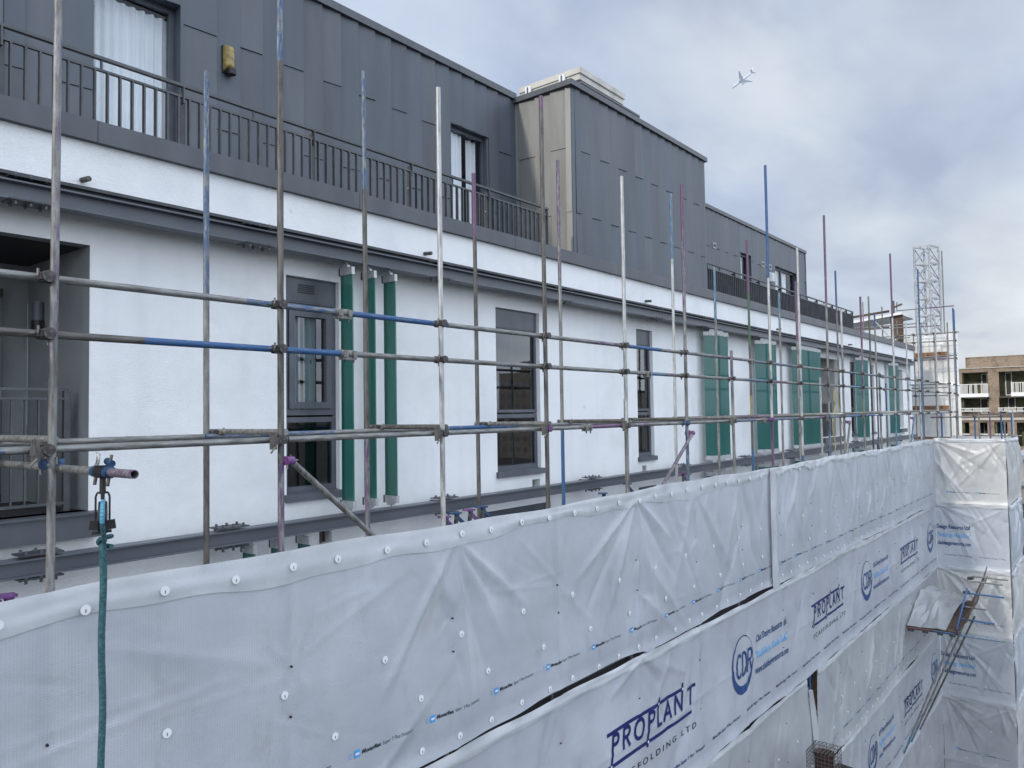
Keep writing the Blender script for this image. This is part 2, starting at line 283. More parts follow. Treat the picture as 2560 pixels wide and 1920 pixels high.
# recesses are cut by covering the same sheet: rebuild with the recess openings
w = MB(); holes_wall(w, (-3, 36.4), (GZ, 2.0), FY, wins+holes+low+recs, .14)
x0_, x1_, z0_, z1_ = recs[0]; w.quad((x1_-.002,FY+.004,z0_), (x1_-.002,FY+.139,z0_), (x1_-.002,FY+.139,z1_), (x1_-.002,FY+.004,z1_), 1); w.quad((x0_,FY+.004,z1_-.002), (x1_,FY+.004,z1_-.002), (x1_,FY+.139,z1_-.002), (x0_,FY+.139,z1_-.002), 1)
w.quad((36.4,FY,GZ), (36.4,16,GZ), (36.4,16,2.45), (36.4,FY,2.45)); w.quad((-3,FY,GZ), (-3,FY,2.45), (-3,16,2.45), (-3,16,GZ))
w.box(35.7,36.41,7.085,7.2,1.0,2.003)                                   # end pier
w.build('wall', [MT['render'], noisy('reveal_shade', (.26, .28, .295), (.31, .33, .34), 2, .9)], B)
w = MB(); w.box(-3,36.42,7.08,7.32,2.004,2.46)
w.build('render_band', MT['render'], B)
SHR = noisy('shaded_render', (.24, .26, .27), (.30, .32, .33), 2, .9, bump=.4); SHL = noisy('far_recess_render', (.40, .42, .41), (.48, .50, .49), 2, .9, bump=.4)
for x0, x1, z0, z1 in recs:
    w = MB(); d = 1.45
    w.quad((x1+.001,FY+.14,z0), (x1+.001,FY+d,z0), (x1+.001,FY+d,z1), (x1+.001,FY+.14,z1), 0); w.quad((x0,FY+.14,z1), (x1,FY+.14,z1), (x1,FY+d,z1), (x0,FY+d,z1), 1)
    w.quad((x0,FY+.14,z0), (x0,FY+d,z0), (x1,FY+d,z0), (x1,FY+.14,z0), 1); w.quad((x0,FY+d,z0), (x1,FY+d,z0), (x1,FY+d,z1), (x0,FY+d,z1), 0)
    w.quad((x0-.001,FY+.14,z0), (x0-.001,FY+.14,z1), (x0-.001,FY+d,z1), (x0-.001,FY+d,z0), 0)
    w.build('balcony_recess', [SHR if x0 < 0 else SHL, MT['dark'] if x0 < 0 else MT['soffit']], B)  # left recess: shade painted as darker colour on walls, ceiling and floor
for x0, x1, z0, z1 in holes:
    h = MB(); h.box(x0-.02,x1+.02,FY+.135,FY+.2,z0-.02,z1+.02, 0); h.tube((x0+.06,FY+.07,z0), (x0+.09,FY+.08,z1), .018, 1, 8); h.build('wall_pocket', [MT['ply'], MT['galv_dk']], B)

def window(x0, x1, z0, z1, style):
    y = FY+.07
    fr = MB(); t = .055
    def ring(a, b, c, d, yy, t, dp=.05, m=0):
        fr.box(a, a+t, yy, yy+dp, c, d, m); fr.box(b-t, b, yy, yy+dp, c, d, m); fr.box(a+t, b-t, yy, yy+dp, c, c+t, m); fr.box(a+t, b-t, yy, yy+dp, d-t, d, m)
    zt = z1-.27; zm = .0
    fr.box(x0+.002, x1-.002, y-.01, y+.04, zt, z1-.002)                # blank panel above
    fr.box(x0+.002, x1-.002, y-.014, y+.04, zt-.02, zt-.003)
    if style == 'casement':
        for k in range(5): fr.box(x0+.20, x0+.42, y-.02, y-.011, zt+.10+k*.022, zt+.107+k*.022, 1)
        ring(x0+.002, x1-.002, zm+.02, zt-.022, y, .07); ring(x0+.075, x1-.075, zm+.095, zt-.095, y-.022, .075, .07)
        panes = [(x0+.15, x1-.15, zm+.17, zt-.17)]
    else:
        ring(x0+.002, x1-.002, zm+.02, zt-.022, y, .045); panes = [(x0+.047, x1-.047, zm+.065, zt-.067)]
    ring(x0+.002, x1-.002, z0+.012, zm, y, .06); panes.append((x0+.062, x1-.062, z0+.072, zm-.06))
    f = fr.build('window', [MT['frame'], MT['black']], B)
    for a, b, c, d in panes:
        q = MB(); q.quad((a,y+.025,c), (b,y+.025,c), (b,y+.025,d), (a,y+.025,d)); q.build('pane', MT['glass'], f)
    s = MB(); s.hexa([(x0-.03,FY-.045,z0-.085),(x1+.04,FY-.045,z0-.085),(x1+.04,y,z0-.06),(x0-.03,y,z0-.06),(x0-.03,FY-.045,z0-.004),(x1+.04,FY-.045,z0-.004),(x1+.04,y,z0+.011),(x0-.03,y,z0+.011)]); s.build('sill', MT['frame'], f)
    i = MB(); ya = FY+.145; yb = FY+1.9; e = .25    # the dim room behind the panes
    i.quad((x0-e,yb,z0-.2), (x1+1,yb,z0-.2), (x1+1,yb,z1), (x0-e,yb,z1)); i.quad((x0-e,ya,z0-.2), (x0-e,ya,z1), (x0-e,yb,z1), (x0-e,yb,z0-.2)); i.quad((x1+1,ya,z0-.2), (x1+1,yb,z0-.2), (x1+1,yb,z1), (x1+1,ya,z1))
    i.quad((x0-e,ya,z0-.2), (x0-e,yb,z0-.2), (x1+1,yb,z0-.2), (x1+1,ya,z0-.2)); i.quad((x0-e,ya,z1), (x1+1,ya,z1), (x1+1,yb,z1), (x0-e,yb,z1)); i.build('room', MT['room'], f)
    b = MB()
    if style == 'casement':                          # drawn curtain strips and an inner window bar
        curtain_mesh(b, x0+.05, x0+.30, FY+.16, zm+.05, zt, 3); curtain_mesh(b, x0+.36, x0+.52, FY+.18, zm+.05, zt, 2)
        b.box(x0+.1, x1-.2, FY+.2, FY+.22, .62, .66, 1)
    elif style == 'wide':
        b.box(x0+.16, x0+.22, FY+.22, FY+.25, zm, zt, 1); b.box(x0+.62, x0+.67, FY+.22, FY+.25, z0, zt, 1); b.box(x0, x1, FY+.22, FY+.25, .44, .49, 1)
    else: b.box(x0, x1, FY+.25, FY+.28, .6, .64, 1)
    b.build('inner_bars', [MT['curtain'], MT['frame']], f)
    return f
def curtain_mesh(mb, x0, x1, y, z0, z1, folds, m=0, amp=.02):
    n = max(12, int(folds*10)); vs = []
    for k in range(2):
        for i in range(n+1):
            t = i/n; vs.append((x0+(x1-x0)*t, y+amp*math.sin(2*math.pi*folds*t+.4*math.sin(7*t))+amp*.4*math.sin(5.3*folds*t), z0 if k == 0 else z1))
    mb.add(vs, [(i, i+1, n+2+i, n+1+i) for i in range(n)], m, True)
for r, st in zip(wins, ('casement', 'wide', 'slim', 'slim', 'slim')): window(*r, st)
for x0, x1, z0, z1 in low:
    h = MB(); h.box(x0+.01, x1-.01, FY+.06, FY+.12, z0, z1-.005); h.build('window', MT['frame'], B)

# sill channels below the recesses
s = MB(); s.box(-3, 3.0, 7.08, 7.34, -1.02, -.82); s.box(-3, 3.015, 7.05, 7.36, -.819, -.80)
s.build('balcony_edge', MT['fascia'], B)
s = MB(); s.box(23.78, 25.8, 7.08, 7.34, -1.03, -.87); s.build('balcony_edge', MT['fascia'], B); s = MB(); s.box(33.84, 34.8, 7.08, 7.34, -.98, -.84); s.build('balcony_edge', MT['fascia'], B)
# left recess: railing, dark glazed door, lamp
rl = MB(); y = 7.37
rl.box(-3, 2.84, y, y+.04, .265, .29); rl.box(-3, 2.84, y, y+.035, .185, .205); rl.box(2.80, 2.85, y-.004, y+.044, -.80, .2645); rl.box(-3, 2.80, y, y+.035, -.74, -.715)
x = 2.70
while x > -3: rl.box(x, x+.014, y+.008, y+.03, -.714, .184); x -= .105
rl.box(2.30, 2.315, y+.004, y+.03, .206, .264); rl.build('balcony_railing', MT['rail'], B)
dr = MB(); dr.box(.5, 2.68, 8.52, 8.64, -.78, 1.30); dd = dr.build('balcony_door', MT['black'], B)
dr = MB(); dr.box(2.60, 2.66, 8.46, 8.519, -.7, 1.2); dr.box(2.2, 2.26, 8.46, 8.519, -.7, 1.2); dr.build('frame', MT['frame'], dd)
lp = MB(); lp.tube((2.89,8.25,.98), (2.89,8.25,1.16), .05, 1, 14); lp.tube((2.89,8.25,.88), (2.89,8.25,.98), .055, 0, 14); lp.box(2.90,2.935,8.2,8.3,.86,.96,0)
o = lp.build('wall_lamp', [MT['black'], MT['beam']], None, (2.93,8.25,.86)); tag(o, 'small glass lamp on the shaded side wall of the left balcony recess', 'wall lamp')
rl = MB(); rl.box(24.0, 25.3, 7.3, 7.34, .17, .21); x = 24.0
while x < 25.3: rl.box(x, x+.03, 7.3, 7.33, -.85, .169); x += .11
rl.build('balcony_railing', MT['rail'], B)

# steel beams that carry the glass fins
def ibeam(z0, z1, x0, x1, name='steel_beam'):
    b = MB(); yf, yb = 6.86, 7.02; t = .014
    b.box(x0, x1, yf, yb, z0, z0+t); b.box(x0, x1, yf, yb, z1-t, z1); b.box(x0, x1, 6.93, 6.945, z0+t, z1-t)
    o = b.build(name, MT['beam'], B)
    return o
ub = ibeam(1.775, 1.935, -3, 35.6); lb = ibeam(-1.245, -1.10, -3, 35.6)
sh = MB(); sh.box(-3,35.65,7.021,7.079,1.86,2.0); sh.box(-3,35.65,6.97,7.079,2.001,2.03); sh.build('beam_backing', MT['beam_dk'], B)
br = MB()
def bracket_mesh():
    b = MB(); b.box(-.16,.16,-.10,.10,.006,.018); b.box(-.16,.16,-.10,.10,-.185,-.173)
    for sx in (-.11, 0, .11):
        for sy in (-.07, .05):
            b.tube((sx,sy,.0), (sx,sy,.045), .013, 1, 8); b.tube((sx,sy,-.215), (sx,sy,-.16), .013, 1, 8)
    b.box(-.03,.03,.05,.24,-.13,-.03)
    me = b.build('bracket', [MT['beam_dk'], MT['frame']]); m = me.data; bpy.data.objects.remove(me); return m
BM = bracket_mesh()
for x in (2.35, 4.45, 7.15, 9.95, 13.05, 15.05, 17.9, 20.5, 23.3, 26.2, 29.2, 32.4):
    inst(BM, 'bracket', ub, (x, 6.94, 1.955)); 
for x in (2.45, 4.15, 7.2, 10.7, 14.05, 17.2, 20.2, 23.5, 26.4, 29.6, 32.5):
    inst(BM, 'bracket', lb, (x, 6.94, -1.08))
# green glass fins standing edge-on to the wall
def fin_parts():
    b = MB(); b.box(-.008,.008,-.105,.10,.08,2.68,0); b.box(-.011,.011,.055,.09,.08,2.68,1); f = b.build('glass_fin', [MT['fin'], MT['fin_edge']])
    c = MB()
    c.box(-.022,.022,-.115,.095,0,.085,0); c.box(-.023,.023,.0955,.118,-.002,.087,1)
    c.box(-.02,.02,-.04,.06,.084,.115,0); c.tube((0,0,.11), (0,0,.18), .012, 0, 8)
    d = c.build('clamp', [MT['alu'], MT['black']]); a, e = f.data, d.data; bpy.data.objects.remove(f); bpy.data.objects.remove(d); return a, e
FA, FC = fin_parts()
_b = MB(); _b.box(-.007,.007,-.175,.175,.08,2.68,0); _o = _b.build('glass_fin', [MT['fin_far']]); FB = _o.data; bpy.data.objects.remove(_o)
_b = MB(); _b.box(-.02,.02,-.185,.185,0,.085,0); _b.box(-.02,.02,-.05,.05,.086,.14,0); _o = _b.build('clamp', [MT['alu']]); FD = _o.data; bpy.data.objects.remove(_o)
fins = [5.635, 5.965, 6.29]; far_fins = [15.5+.225*i for i in range(3)]+[18.43+.235*i for i in range(3)]+[21.05+.235*i for i in range(7)]+[27.3, 27.6]+[31.85, 32.0]
lowf = [4.37, 4.70, 5.03]
for x in fins:
    o = inst(FA, 'glass_fin', B, (x, 6.95, -1.045)); ORG[o.name] = Vector((x,6.95,-1.045))
    for z_, r_ in ((1.625, (0,0,0)), (-.96, (0,math.pi,0))): inst(FC, 'clamp', o, (x, 6.95, z_), r_)
for x in lowf: o = inst(FA, 'glass_fin', B, (x, 6.95, -4.03)); ORG[o.name] = Vector((x,6.95,-4.03)); inst(FC, 'clamp', o, (x, 6.95, -1.36))
for x in far_fins:
    for z_ in (-1.045, -4.06):
        an = R(44)+random.uniform(-.03, .03); o = inst(FB, 'glass_fin', B, (x, 6.93, z_), (0, 0, an)); ORG[o.name] = Vector((x,6.93,z_)); c_ = inst(FD, 'clamp', o, (x, 6.93, z_+2.67)); 
        if z_ > -2: inst(FD, 'clamp', o, (x, 6.93, z_+.085), (0,math.pi,0))
# fascia, overflow pipes
f = MB(); x = -3
while x < 36.4: f.box(x, min(x+2.96, 36.44), 7.02, 7.4, 2.462, 2.655); x += 2.965
f.box(-3,36.44,7.05,7.4,2.47,2.64); f.build('fascia', MT['fascia'], B)
for x in (2.82, 7.02, 12.9, 19.9, 26.5):
    o = MB(); o.tube((x,7.1,2.11), (x+.01,6.96,2.10), .024, 0, 12, hollow=1); o.build('overflow_pipe', [MT['galv_dk'], MT['black']], B)
# top balcony railings
def railing(x0, x1, posts, halves, y=7.13):
    r = MB(); r.box(x0, x1, y-.02, y+.025, 3.262, 3.29); r.box(x0, x1, y-.012, y+.02, 3.155, 3.175)
    x = x0+.05
    while x < x1: r.box(x, x+.015, y-.022, y+.022, 2.66, 3.154); x += .111
    for p in halves: r.box(p-.008, p+.008, y-.006, y+.014, 3.176, 3.261)
    o = r.build('balcony_railing', MT['rail'], B)
    for p in posts:
        q = MB(); q.box(p-.022, p+.022, y+.021, y+.07, 2.66, 3.24); q.box(p-.022, p-.008, y-.03, y+.02, 3.1, 3.261); q.tube((p-.03,y+.045,2.95), (p-.022,y+.045,2.95), .012, 1, 8); q.build('post', [MT['rail'], MT['alu']], o)
railing(-3, 9.86, [.68, 2.22, 3.78, 5.33, 6.86, 8.40, 9.83], [1.45, 3.0, 4.55, 6.09, 7.63, 9.15])
railing(15.72, 27.35, [15.8+1.54*i for i in range(8)]+[27.3], [16.5+1.54*i for i in range(7)])
# roof deck, roofs
f = MB(); f.box(-3,36.3,7.4,16,2.2,2.5); f.box(-3,10.6,8.5,14,5.5,5.63); f.box(15.6,27.7,9.0,14,5.5,5.63); f.box(10.7,15.6,7.35,14,5.4,5.55); f.build('roof', MT['roof'], B)
ZM = [MT['zinc'], MT['zinc_side'], m_zinc('grey_zinc_light', (.089, .101, .122)), m_zinc('grey_zinc_dark', (.075, .086, .105))]
# clad walls: staggered zinc trays
def clad(mb, seams, y, z0, z1, joints, holes=(), lap=.028, start=0, axis='y', sgn=1, m=0):
    for k, (a, b) in enumerate(zip(seams, seams[1:])):
        js = [z0]+[j for j in joints[(k+start) % 2] if z0 < j < z1]+[z1]
        segs = []
        for c, d in zip(js, js[1:]):
            hs = [h for h in holes if h[0] < (a+b)/2 < h[1] and h[2] < d and h[3] > c]
            if hs:
                h = hs[0]
                if h[3] < d: segs.append((max(c, h[3]), d))
                if h[2] > c: segs.append((c, min(d, h[2])))
            else: segs.append((c, d))
        for c, d in segs:
            t = random.uniform(-.003, .003); e = random.uniform(0, .006)
            ya, yb = y+t, y-lap-e; bot = -.014
            g_ = .006; c2 = c+.004
            if axis == 'y': P = lambda u, v, z: (u, v, z)
            else: P = lambda u, v, z: (v, u, z)
            pts = [P(a+g_,ya+bot,c2), P(b-g_,yb+bot,c2), P(b-g_,y+.1,c2), P(a+g_,y+.1,c2), P(a+g_,ya,d), P(b-g_,yb,d), P(b-g_,y+.1,d), P(a+g_,y+.1,d)]
            if axis != 'y': pts = [pts[i] for i in (3,2,1,0,7,6,5,4)]
            mb.hexa(pts, random.choice((0, 0, 2, 3)) if m == 0 else m)
seam = [-3+.31*i for i in range(19)]; seam = [s for s in seam if s < 2.7]+[2.77, 3.08, 3.40, 3.71, 4.02, 4.34]+[4.79+.3078*i for i in range(19)]
seam[-1] = 10.36; seam.append(10.53)
c = MB(); doors = [(3.40,4.34,2.5,4.72), (8.82,9.76,2.5,4.68)]
c.quad((-3,8.33,2.4), (-3,8.33,5.5), (3.4,8.33,5.5), (3.4,8.33,2.4)); 
i0 = seam.index(4.34)
clad(c, seam[:i0+1], 8.30, 2.5, 5.56, ([4.53], [3.43]), doors, start=(0 if (i0) % 2 == 1 else 1))
clad(c, seam[i0:], 8.30, 2.5, 5.56, ([4.53], [3.43]), doors)
for x0, x1, z0, z1 in doors:   # reveals
    c.box(x0-.04, x0, 8.27, 8.62, z0, z1); c.box(x1, x1+.035, 8.27, 8.62, z0, z1); c.box(x0-.04, x1+.035, 8.27, 8.62, z1, z1+.035)
c.build('penthouse_cladding', ZM, B)
c = MB(); doors2 = [(21.8,22.64,2.5,4.7), (24.65,26.82,2.5,4.7)]
seam2 = [15.7+.31*i for i in range(39)]; seam2 = [s for s in seam2 if s < 27.6]+[27.7]
seam2 = [min([21.8,22.64,24.65,26.82], key=lambda q: abs(q-s)) if min(abs(q-s) for q in (21.8,22.64,24.65,26.82)) < .155 else s for s in seam2]
seam2 = sorted(set(seam2)); clad(c, seam2, 8.80, 2.5, 5.56, ([4.53], [3.43]), doors2)
for x0, x1, z0, z1 in doors2: c.box(x0-.03, x0, 8.77, 9.1, z0, z1); c.box(x1, x1+.03, 8.77, 9.1, z0, z1); c.box(x0-.03, x1+.03, 8.77, 9.1, z1, z1+.03)
c.box(27.70,27.74,8.75,14,2.5,5.56); c.build('penthouse_cladding', ZM, B)
# projecting clad block
c = MB(); s3 = [10.62]+[10.75+.3075*i for i in range(16)]+[15.62]
clad(c, s3, 7.10, 2.49, 5.5, ([3.36], [4.45]), start=0); c.box(10.53,10.617,7.095,7.3,2.49,5.5,0); c.box(15.622,15.7,7.08,9.0,2.49,5.5)
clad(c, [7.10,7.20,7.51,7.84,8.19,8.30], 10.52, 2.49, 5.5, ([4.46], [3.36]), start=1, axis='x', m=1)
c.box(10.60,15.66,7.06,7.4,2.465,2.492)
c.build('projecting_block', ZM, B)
# copings (butted lengths)
c = MB()
def coping(x0, x1, y0, z0, z1, step=2.4):
    x = x0
    while x < x1-.01: c.box(x+.002, min(x+step, x1)-.002, y0, y0+.32, z0, z1); x += step
    c.box(x0, x1, y0+.004, y0+.3, z0+.005, z1-.006)
coping(-3, 10.50, 8.235, 5.565, 5.675); coping(10.44, 15.76, 7.03, 5.495, 5.59); coping(15.77, 27.8, 8.735, 5.56, 5.66)
c.box(10.44,10.70,7.352,8.56,5.495,5.589); c.box(10.44,10.70,8.561,12,5.495,5.589); c.box(15.5,15.76,7.352,12,5.495,5.589); c.box(27.5,27.8,9.06,14,5.56,5.659)
c.build('coping', MT['fascia'], B)
# penthouse doors with curtains
def pdoor(x0, x1, y, z0, z1, folds, cx0, cx1, mull=()):
    fr = MB(); t = .06
    fr.box(x0, x0+t, y, y+.06, z0, z1); fr.box(x1-t, x1, y, y+.06, z0, z1); fr.box(x0+t, x1-t, y, y+.06, z1-t, z1); fr.box(x0+t, x1-t, y, y+.06, z0, z0+.07)
    for m_ in mull: fr.box(m_-.04, m_+.04, y-.002, y+.06, z0+.07, z1-t)
    o = fr.build('balcony_door', MT['frame'], B)
    q = MB(); q.quad((x0+t,y+.03,z0+.07), (x1-t,y+.03,z0+.07), (x1-t,y+.03,z1-t), (x0+t,y+.03,z1-t)); q.build('pane', MT['glass_clear'], o)
    i = MB(); a, b = x0-.3, x1+.3; yb = y+1.5
    i.quad((a,yb,z0), (b,yb,z0), (b,yb,z1), (a,yb,z1)); i.quad((a,y+.07,z0), (a,y+.07,z1), (a,yb,z1), (a,yb,z0)); i.quad((b,y+.07,z0), (b,yb,z0), (b,yb,z1), (b,y+.07,z1)); i.quad((a,y+.07,z1), (b,y+.07,z1), (b,yb,z1), (a,yb,z1)); i.quad((a,y+.07,z0), (a,yb,z0), (b,yb,z0), (b,y+.07,z0)); i.build('room', MT['room'], o)
    return o
pdoor(3.40, 4.34, 8.42, 2.5, 4.72, 7, 3.4, 4.3); pdoor(8.82, 9.76, 8.37, 2.5, 4.68, 5, 8.8, 9.2)
pdoor(21.8, 22.64, 8.87, 2.5, 4.70, 5, 21.8, 22.3); pdoor(24.65, 26.82, 8.87, 2.5, 4.70, 6, 24.7, 26.0, (25.5,))
for x0, x1, y, fo, la in ((3.44, 4.36, 8.53, 9, 'white pleated curtain filling the glass balcony door behind the left railing'), (8.84, 9.28, 8.46, 4, 'white curtain drawn aside in the narrow penthouse door beside the projecting clad block'),
                          (9.42, 9.66, 8.50, 2, 'thin pale curtain strip hanging at the right of the narrow penthouse door'), (21.84, 22.35, 8.96, 3, 'white curtain in the slim far penthouse door'), (24.70, 26.2, 8.96, 5, 'pair of white curtains in the wide far penthouse window')):
    q = MB(); curtain_mesh(q, x0, x1, y, 2.6, 4.62, fo); tag(q.build('curtain', MT['curtain'], None, (x0, y, 2.6)), la, 'curtain', 'curtains in the penthouse doors')
# vents on the far penthouse wall
for x in (19.97, 23.57, 24.22):
    v = MB(); v.box(x-.10, x+.10, 8.755, 8.79, 4.51, 4.66, 0); v.box(x-.075, x-.01, 8.75, 8.754, 4.535, 4.635, 1); v.box(x+.01, x+.075, 8.75, 8.754, 4.535, 4.635, 1); v.build('vent', [MT['alu'], MT['black']], B)
v = MB(); v.box(24.1, 24.3, 8.72, 8.79, 4.1, 4.4, 0); v.tube((24.2,8.70,4.1), (24.2,8.70,4.38), .07, 0, 12); tag(v.build('wall_lamp', MT['disc'], None, (24.2,8.75,4.1)), 'white bulkhead lamp on the far penthouse wall between the two doors', 'wall lamp')
# amber bulkhead lamp near the big door
L = thing('wall_lamp', 'amber glass bulkhead lamp on the grey cladding right of the curtained door', 'wall lamp', (4.93, 8.28, 4.1))
q = MB(); n = 14
for j in range(2):
    pass
vs = []; prof = [(0,.0),(.03,.9),(.06,1),(.24,1.0),(.285,.9),(.30,.55)]
for z, k in prof:
    for i in range(n):
        t = math.pi*i/(n-1); vs.append((4.93-.068*math.cos(t)*(.85+.15*k), 8.262-.085*math.sin(t)*k, 4.155+z))
q.add(vs, [(j*n+i, j*n+i+1, (j+1)*n+i+1, (j+1)*n+i) for j in range(len(prof)-1) for i in range(n-1)]+[tuple((len(prof)-1)*n+i for i in range(n))], 0, True); q.build('lamp_glass', MT['lamp_glass'], L)
q = MB(); q.box(4.855,5.005,8.262,8.285,4.13,4.46); q.tube((4.93,8.19,4.10), (4.93,8.19,4.165), .052, 0, 14); q.box(4.88,4.98,8.19,8.262,4.12,4.165); q.build('base', MT['black'], L)
# lift overrun on the roof
q = MB(); q.box(12.5,14.25,8.2,9.75,6.745,6.86,0); q.box(12.53,14.21,8.23,9.72,6.625,6.742,0)
q.box(12.62,14.85,8.3,9.9,5.56,6.555,1); q.box(12.57,14.92,8.22,9.95,6.556,6.60,2); q.box(12.60,14.6,8.26,9.8,6.601,6.622,0); q.box(12.6,12.618,8.32,9.85,5.56,6.55,0)
for y in (8.62, 9.48): q.box(12.46,12.499,y-.07,y+.07,6.66,6.80,3); q.box(12.44,12.459,y-.012,y+.012,6.64,6.78,2)
q.build('lift_overrun', [MT['overrun'], MT['stain'], MT['fascia'], MT['disc']], B)

# ------------------------------------------------------------------ scaffold
TR = .0242
S = thing('scaffold', 'tall tube scaffold with bare uprights and guardrails in front of the white building', 'scaffold', (12, 5.5, GZ))
GALV = dict(g='galv', l='galv_lt', d='galv_dk', b='blue', B='blue_s', a='lblue', p='purple', P='purple_s', n='green', y='yellow', r='rust', q='pworn')
def ptube(segs, p0, p1, parent, name, hollow_top=False, r=TR):
    """segs: list of (fraction_end, key) from p0 to p1"""
    p0 = Vector(p0); p1 = Vector(p1); mb = MB(); keys = []; t0 = 0
    for t1, k in segs:
        if k not in keys: keys.append(k)
        last = (t1 == segs[-1][0])
        mb.tube(p0.lerp(p1, t0), p0.lerp(p1, t1), r, keys.index(k), 14, cap=(t0 == 0 or last) and not (last and hollow_top), hollow=(len(segs)+5 if last and hollow_top else False))
        t0 = t1
    hz = '_h' if abs((p1-p0).normalized().z) < .6 else ''; mats = [MT[GALV[k]+hz] for k in keys]
    if hollow_top:
        bi = len(mats); mats.append(MT['black']); mb.m = [bi if m == len(segs)+5 else m for m in mb.m]
    return mb.build(name, mats, parent)
def pole(x, y, zt, spec, xt=None, name='standard', parent=S, zb=GZ):
    """spec: [(z_top_of_segment, key)...] from bottom to top"""
    L_ = zt-zb; segs = [((min(z, zt)-zb)/L_, k) for z, k in spec]; segs[-1] = (1.0, segs[-1][1])
    xt = x if xt is None else xt
    xb = x-(xt-x)*(0-zb)/max(zt, .5)*.2
    return ptube(segs, (xb, y, zb), (xt, y+random.uniform(-.006, .006), zt), parent, name)
OX = [1.80, 3.41, 5.17, 6.83, 8.54, 10.24, 11.95, 13.65, 15.29, 17.0, 18.15, 19.85, 21.47, 23.16, 24.82, 26.44, 27.6, 29.25, 31.58, 32.84]
outer = [(1.80,3.9,[(-2,'g'),(.4,'g'),(9,'q')],1.86), (3.41,3.9,[(-.35,'p'),(2.75,'d'),(9,'b')],3.42), (5.17,3.11,[(9,'l')],5.16), (6.83,3.56,[(3.4,'d'),(9,'P')],6.82), (8.54,3.06,[(-.2,'g'),(9,'l')],8.56), (10.24,3.34,[(-.2,'b'),(1.4,'g'),(2.5,'p'),(9,'P')],10.28),
         (11.95,.98,[(.5,'g'),(9,'p')],11.93), (13.65,4.47,[(-.2,'P'),(2.4,'l'),(9,'B')],13.70), (15.29,3.21,[(-.9,'B'),(9,'l')],15.31), (17.0,4.22,[(-.1,'b'),(2.3,'g'),(9,'P')],17.15), (18.15,2.27,[(1.4,'g'),(9,'l')],18.2), (19.85,2.74,[(.6,'g'),(1.5,'p'),(9,'P')],19.88), (21.47,.93,[(.8,'g'),(9,'B')],None),
         (23.16,4.31,[(-.2,'a'),(2.5,'l'),(9,'P')],23.14), (24.82,1.14,[(9,'l')],None), (26.44,2.77,[(9,'l')],None), (26.74,4.37,[(2.6,'a'),(9,'B')],None), (29.25,3.24,[(9,'l')],None), (31.58,3.09,[(9,'g')],None), (32.84,3.75,[(2.9,'g'),(9,'B')],None)]
for x, zt, sp, xt in outer: pole(x, 5.0, zt, sp, xt)
inner = [(1.55,3.4,[(9,'g')],None), (3.36,2.93,[(-.2,'d'),(1.0,'g'),(9,'b')],3.35), (5.09,3.52,[(-.2,'p'),(2.3,'d'),(9,'b')],5.06), (6.79,2.87,[(2.1,'d'),(9,'P')],6.75), (8.48,3.46,[(-.2,'B'),(1.8,'g'),(9,'p')],8.48), (10.16,.2,[(9,'g')],None), (11.79,3.73,[(2.6,'l'),(9,'a')],11.83), (13.55,2.71,[(1.7,'g'),(9,'a')],13.55),
         (15.18,3.50,[(-.8,'B'),(-.2,'d'),(.3,'y'),(1.3,'d'),(2.4,'n'),(9,'P')],15.17), (16.92,2.62,[(1.9,'g'),(9,'a')],16.95), (18.06,3.01,[(1.6,'g'),(9,'P')],18.08), (19.71,.79,[(9,'l')],None), (21.38,3.7,[(1.5,'g'),(2.75,'p'),(9,'B')],21.3), (24.66,3.38,[(2.9,'d'),(9,'g')],24.65), (26.40,.79,[(-.2,'g'),(9,'B')],None), (25.3,2.9,[(2.5,'g'),(9,'B')],None), (29.5,3.0,[(9,'l')],None)]
for x, zt, sp, xt in inner: pole(x, 5.96, zt, sp, xt)
# guardrails and ledgers
def rail(z, y, x0, x1, segs, name='guardrail', dz=0):
    L_ = x1-x0; return ptube([((xe-x0)/L_, k) for xe, k in segs], (x0, y, z), (x1, y, z+dz), S, name)
YR = 5.05
rail(.86, YR, -1.2, 4.05, [(3.15,'g'),(4.05,'b')]); rail(.86, YR-.001, 4.06, 12.9, [(5.3,'B'),(7.7,'g'),(8.45,'p'),(8.6,'g'),(9.6,'B'),(11.4,'g'),(12.5,'p'),(12.9,'g')]); rail(.85, YR, 12.91, 22.0, [(15.0,'b'),(16.9,'g'),(18.4,'d'),(22.0,'b')]); rail(.84, YR, 22.01, 31.5, [(31.5,'g')])
rail(.52, YR, -1.2, 4.1, [(2.4,'d'),(3.0,'B'),(4.1,'B')]); rail(.52, YR-.001, 4.11, 9.2, [(9.2,'g')]); rail(.52, YR, 9.21, 13.9, [(9.7,'a'),(10.0,'p'),(12.5,'g'),(13.9,'b')]); rail(.52, YR, 13.91, 22.2, [(14.6,'P'),(18.9,'g'),(20.2,'a'),(22.2,'g')]); rail(.52, YR, 22.21, 31.5, [(31.5,'g')])
rail(-.17, YR, -1.2, 3.5, [(1.6,'b'),(3.5,'g')], 'ledger'); rail(-.17, YR-.001, 3.51, 7.7, [(7.7,'g')], 'ledger'); rail(-.17, YR, 7.71, 13.4, [(8.6,'P'),(9.2,'p'),(11.9,'g'),(13.0,'b'),(13.4,'g')], 'ledger'); rail(-.17, YR, 13.41, 21, [(15.2,'b'),(16.5,'g'),(17.2,'P'),(18.2,'b'),(21,'B')], 'ledger'); rail(-.17, YR, 21.01, 32.9, [(24,'l'),(25.2,'p'),(32.9,'l')], 'ledger')
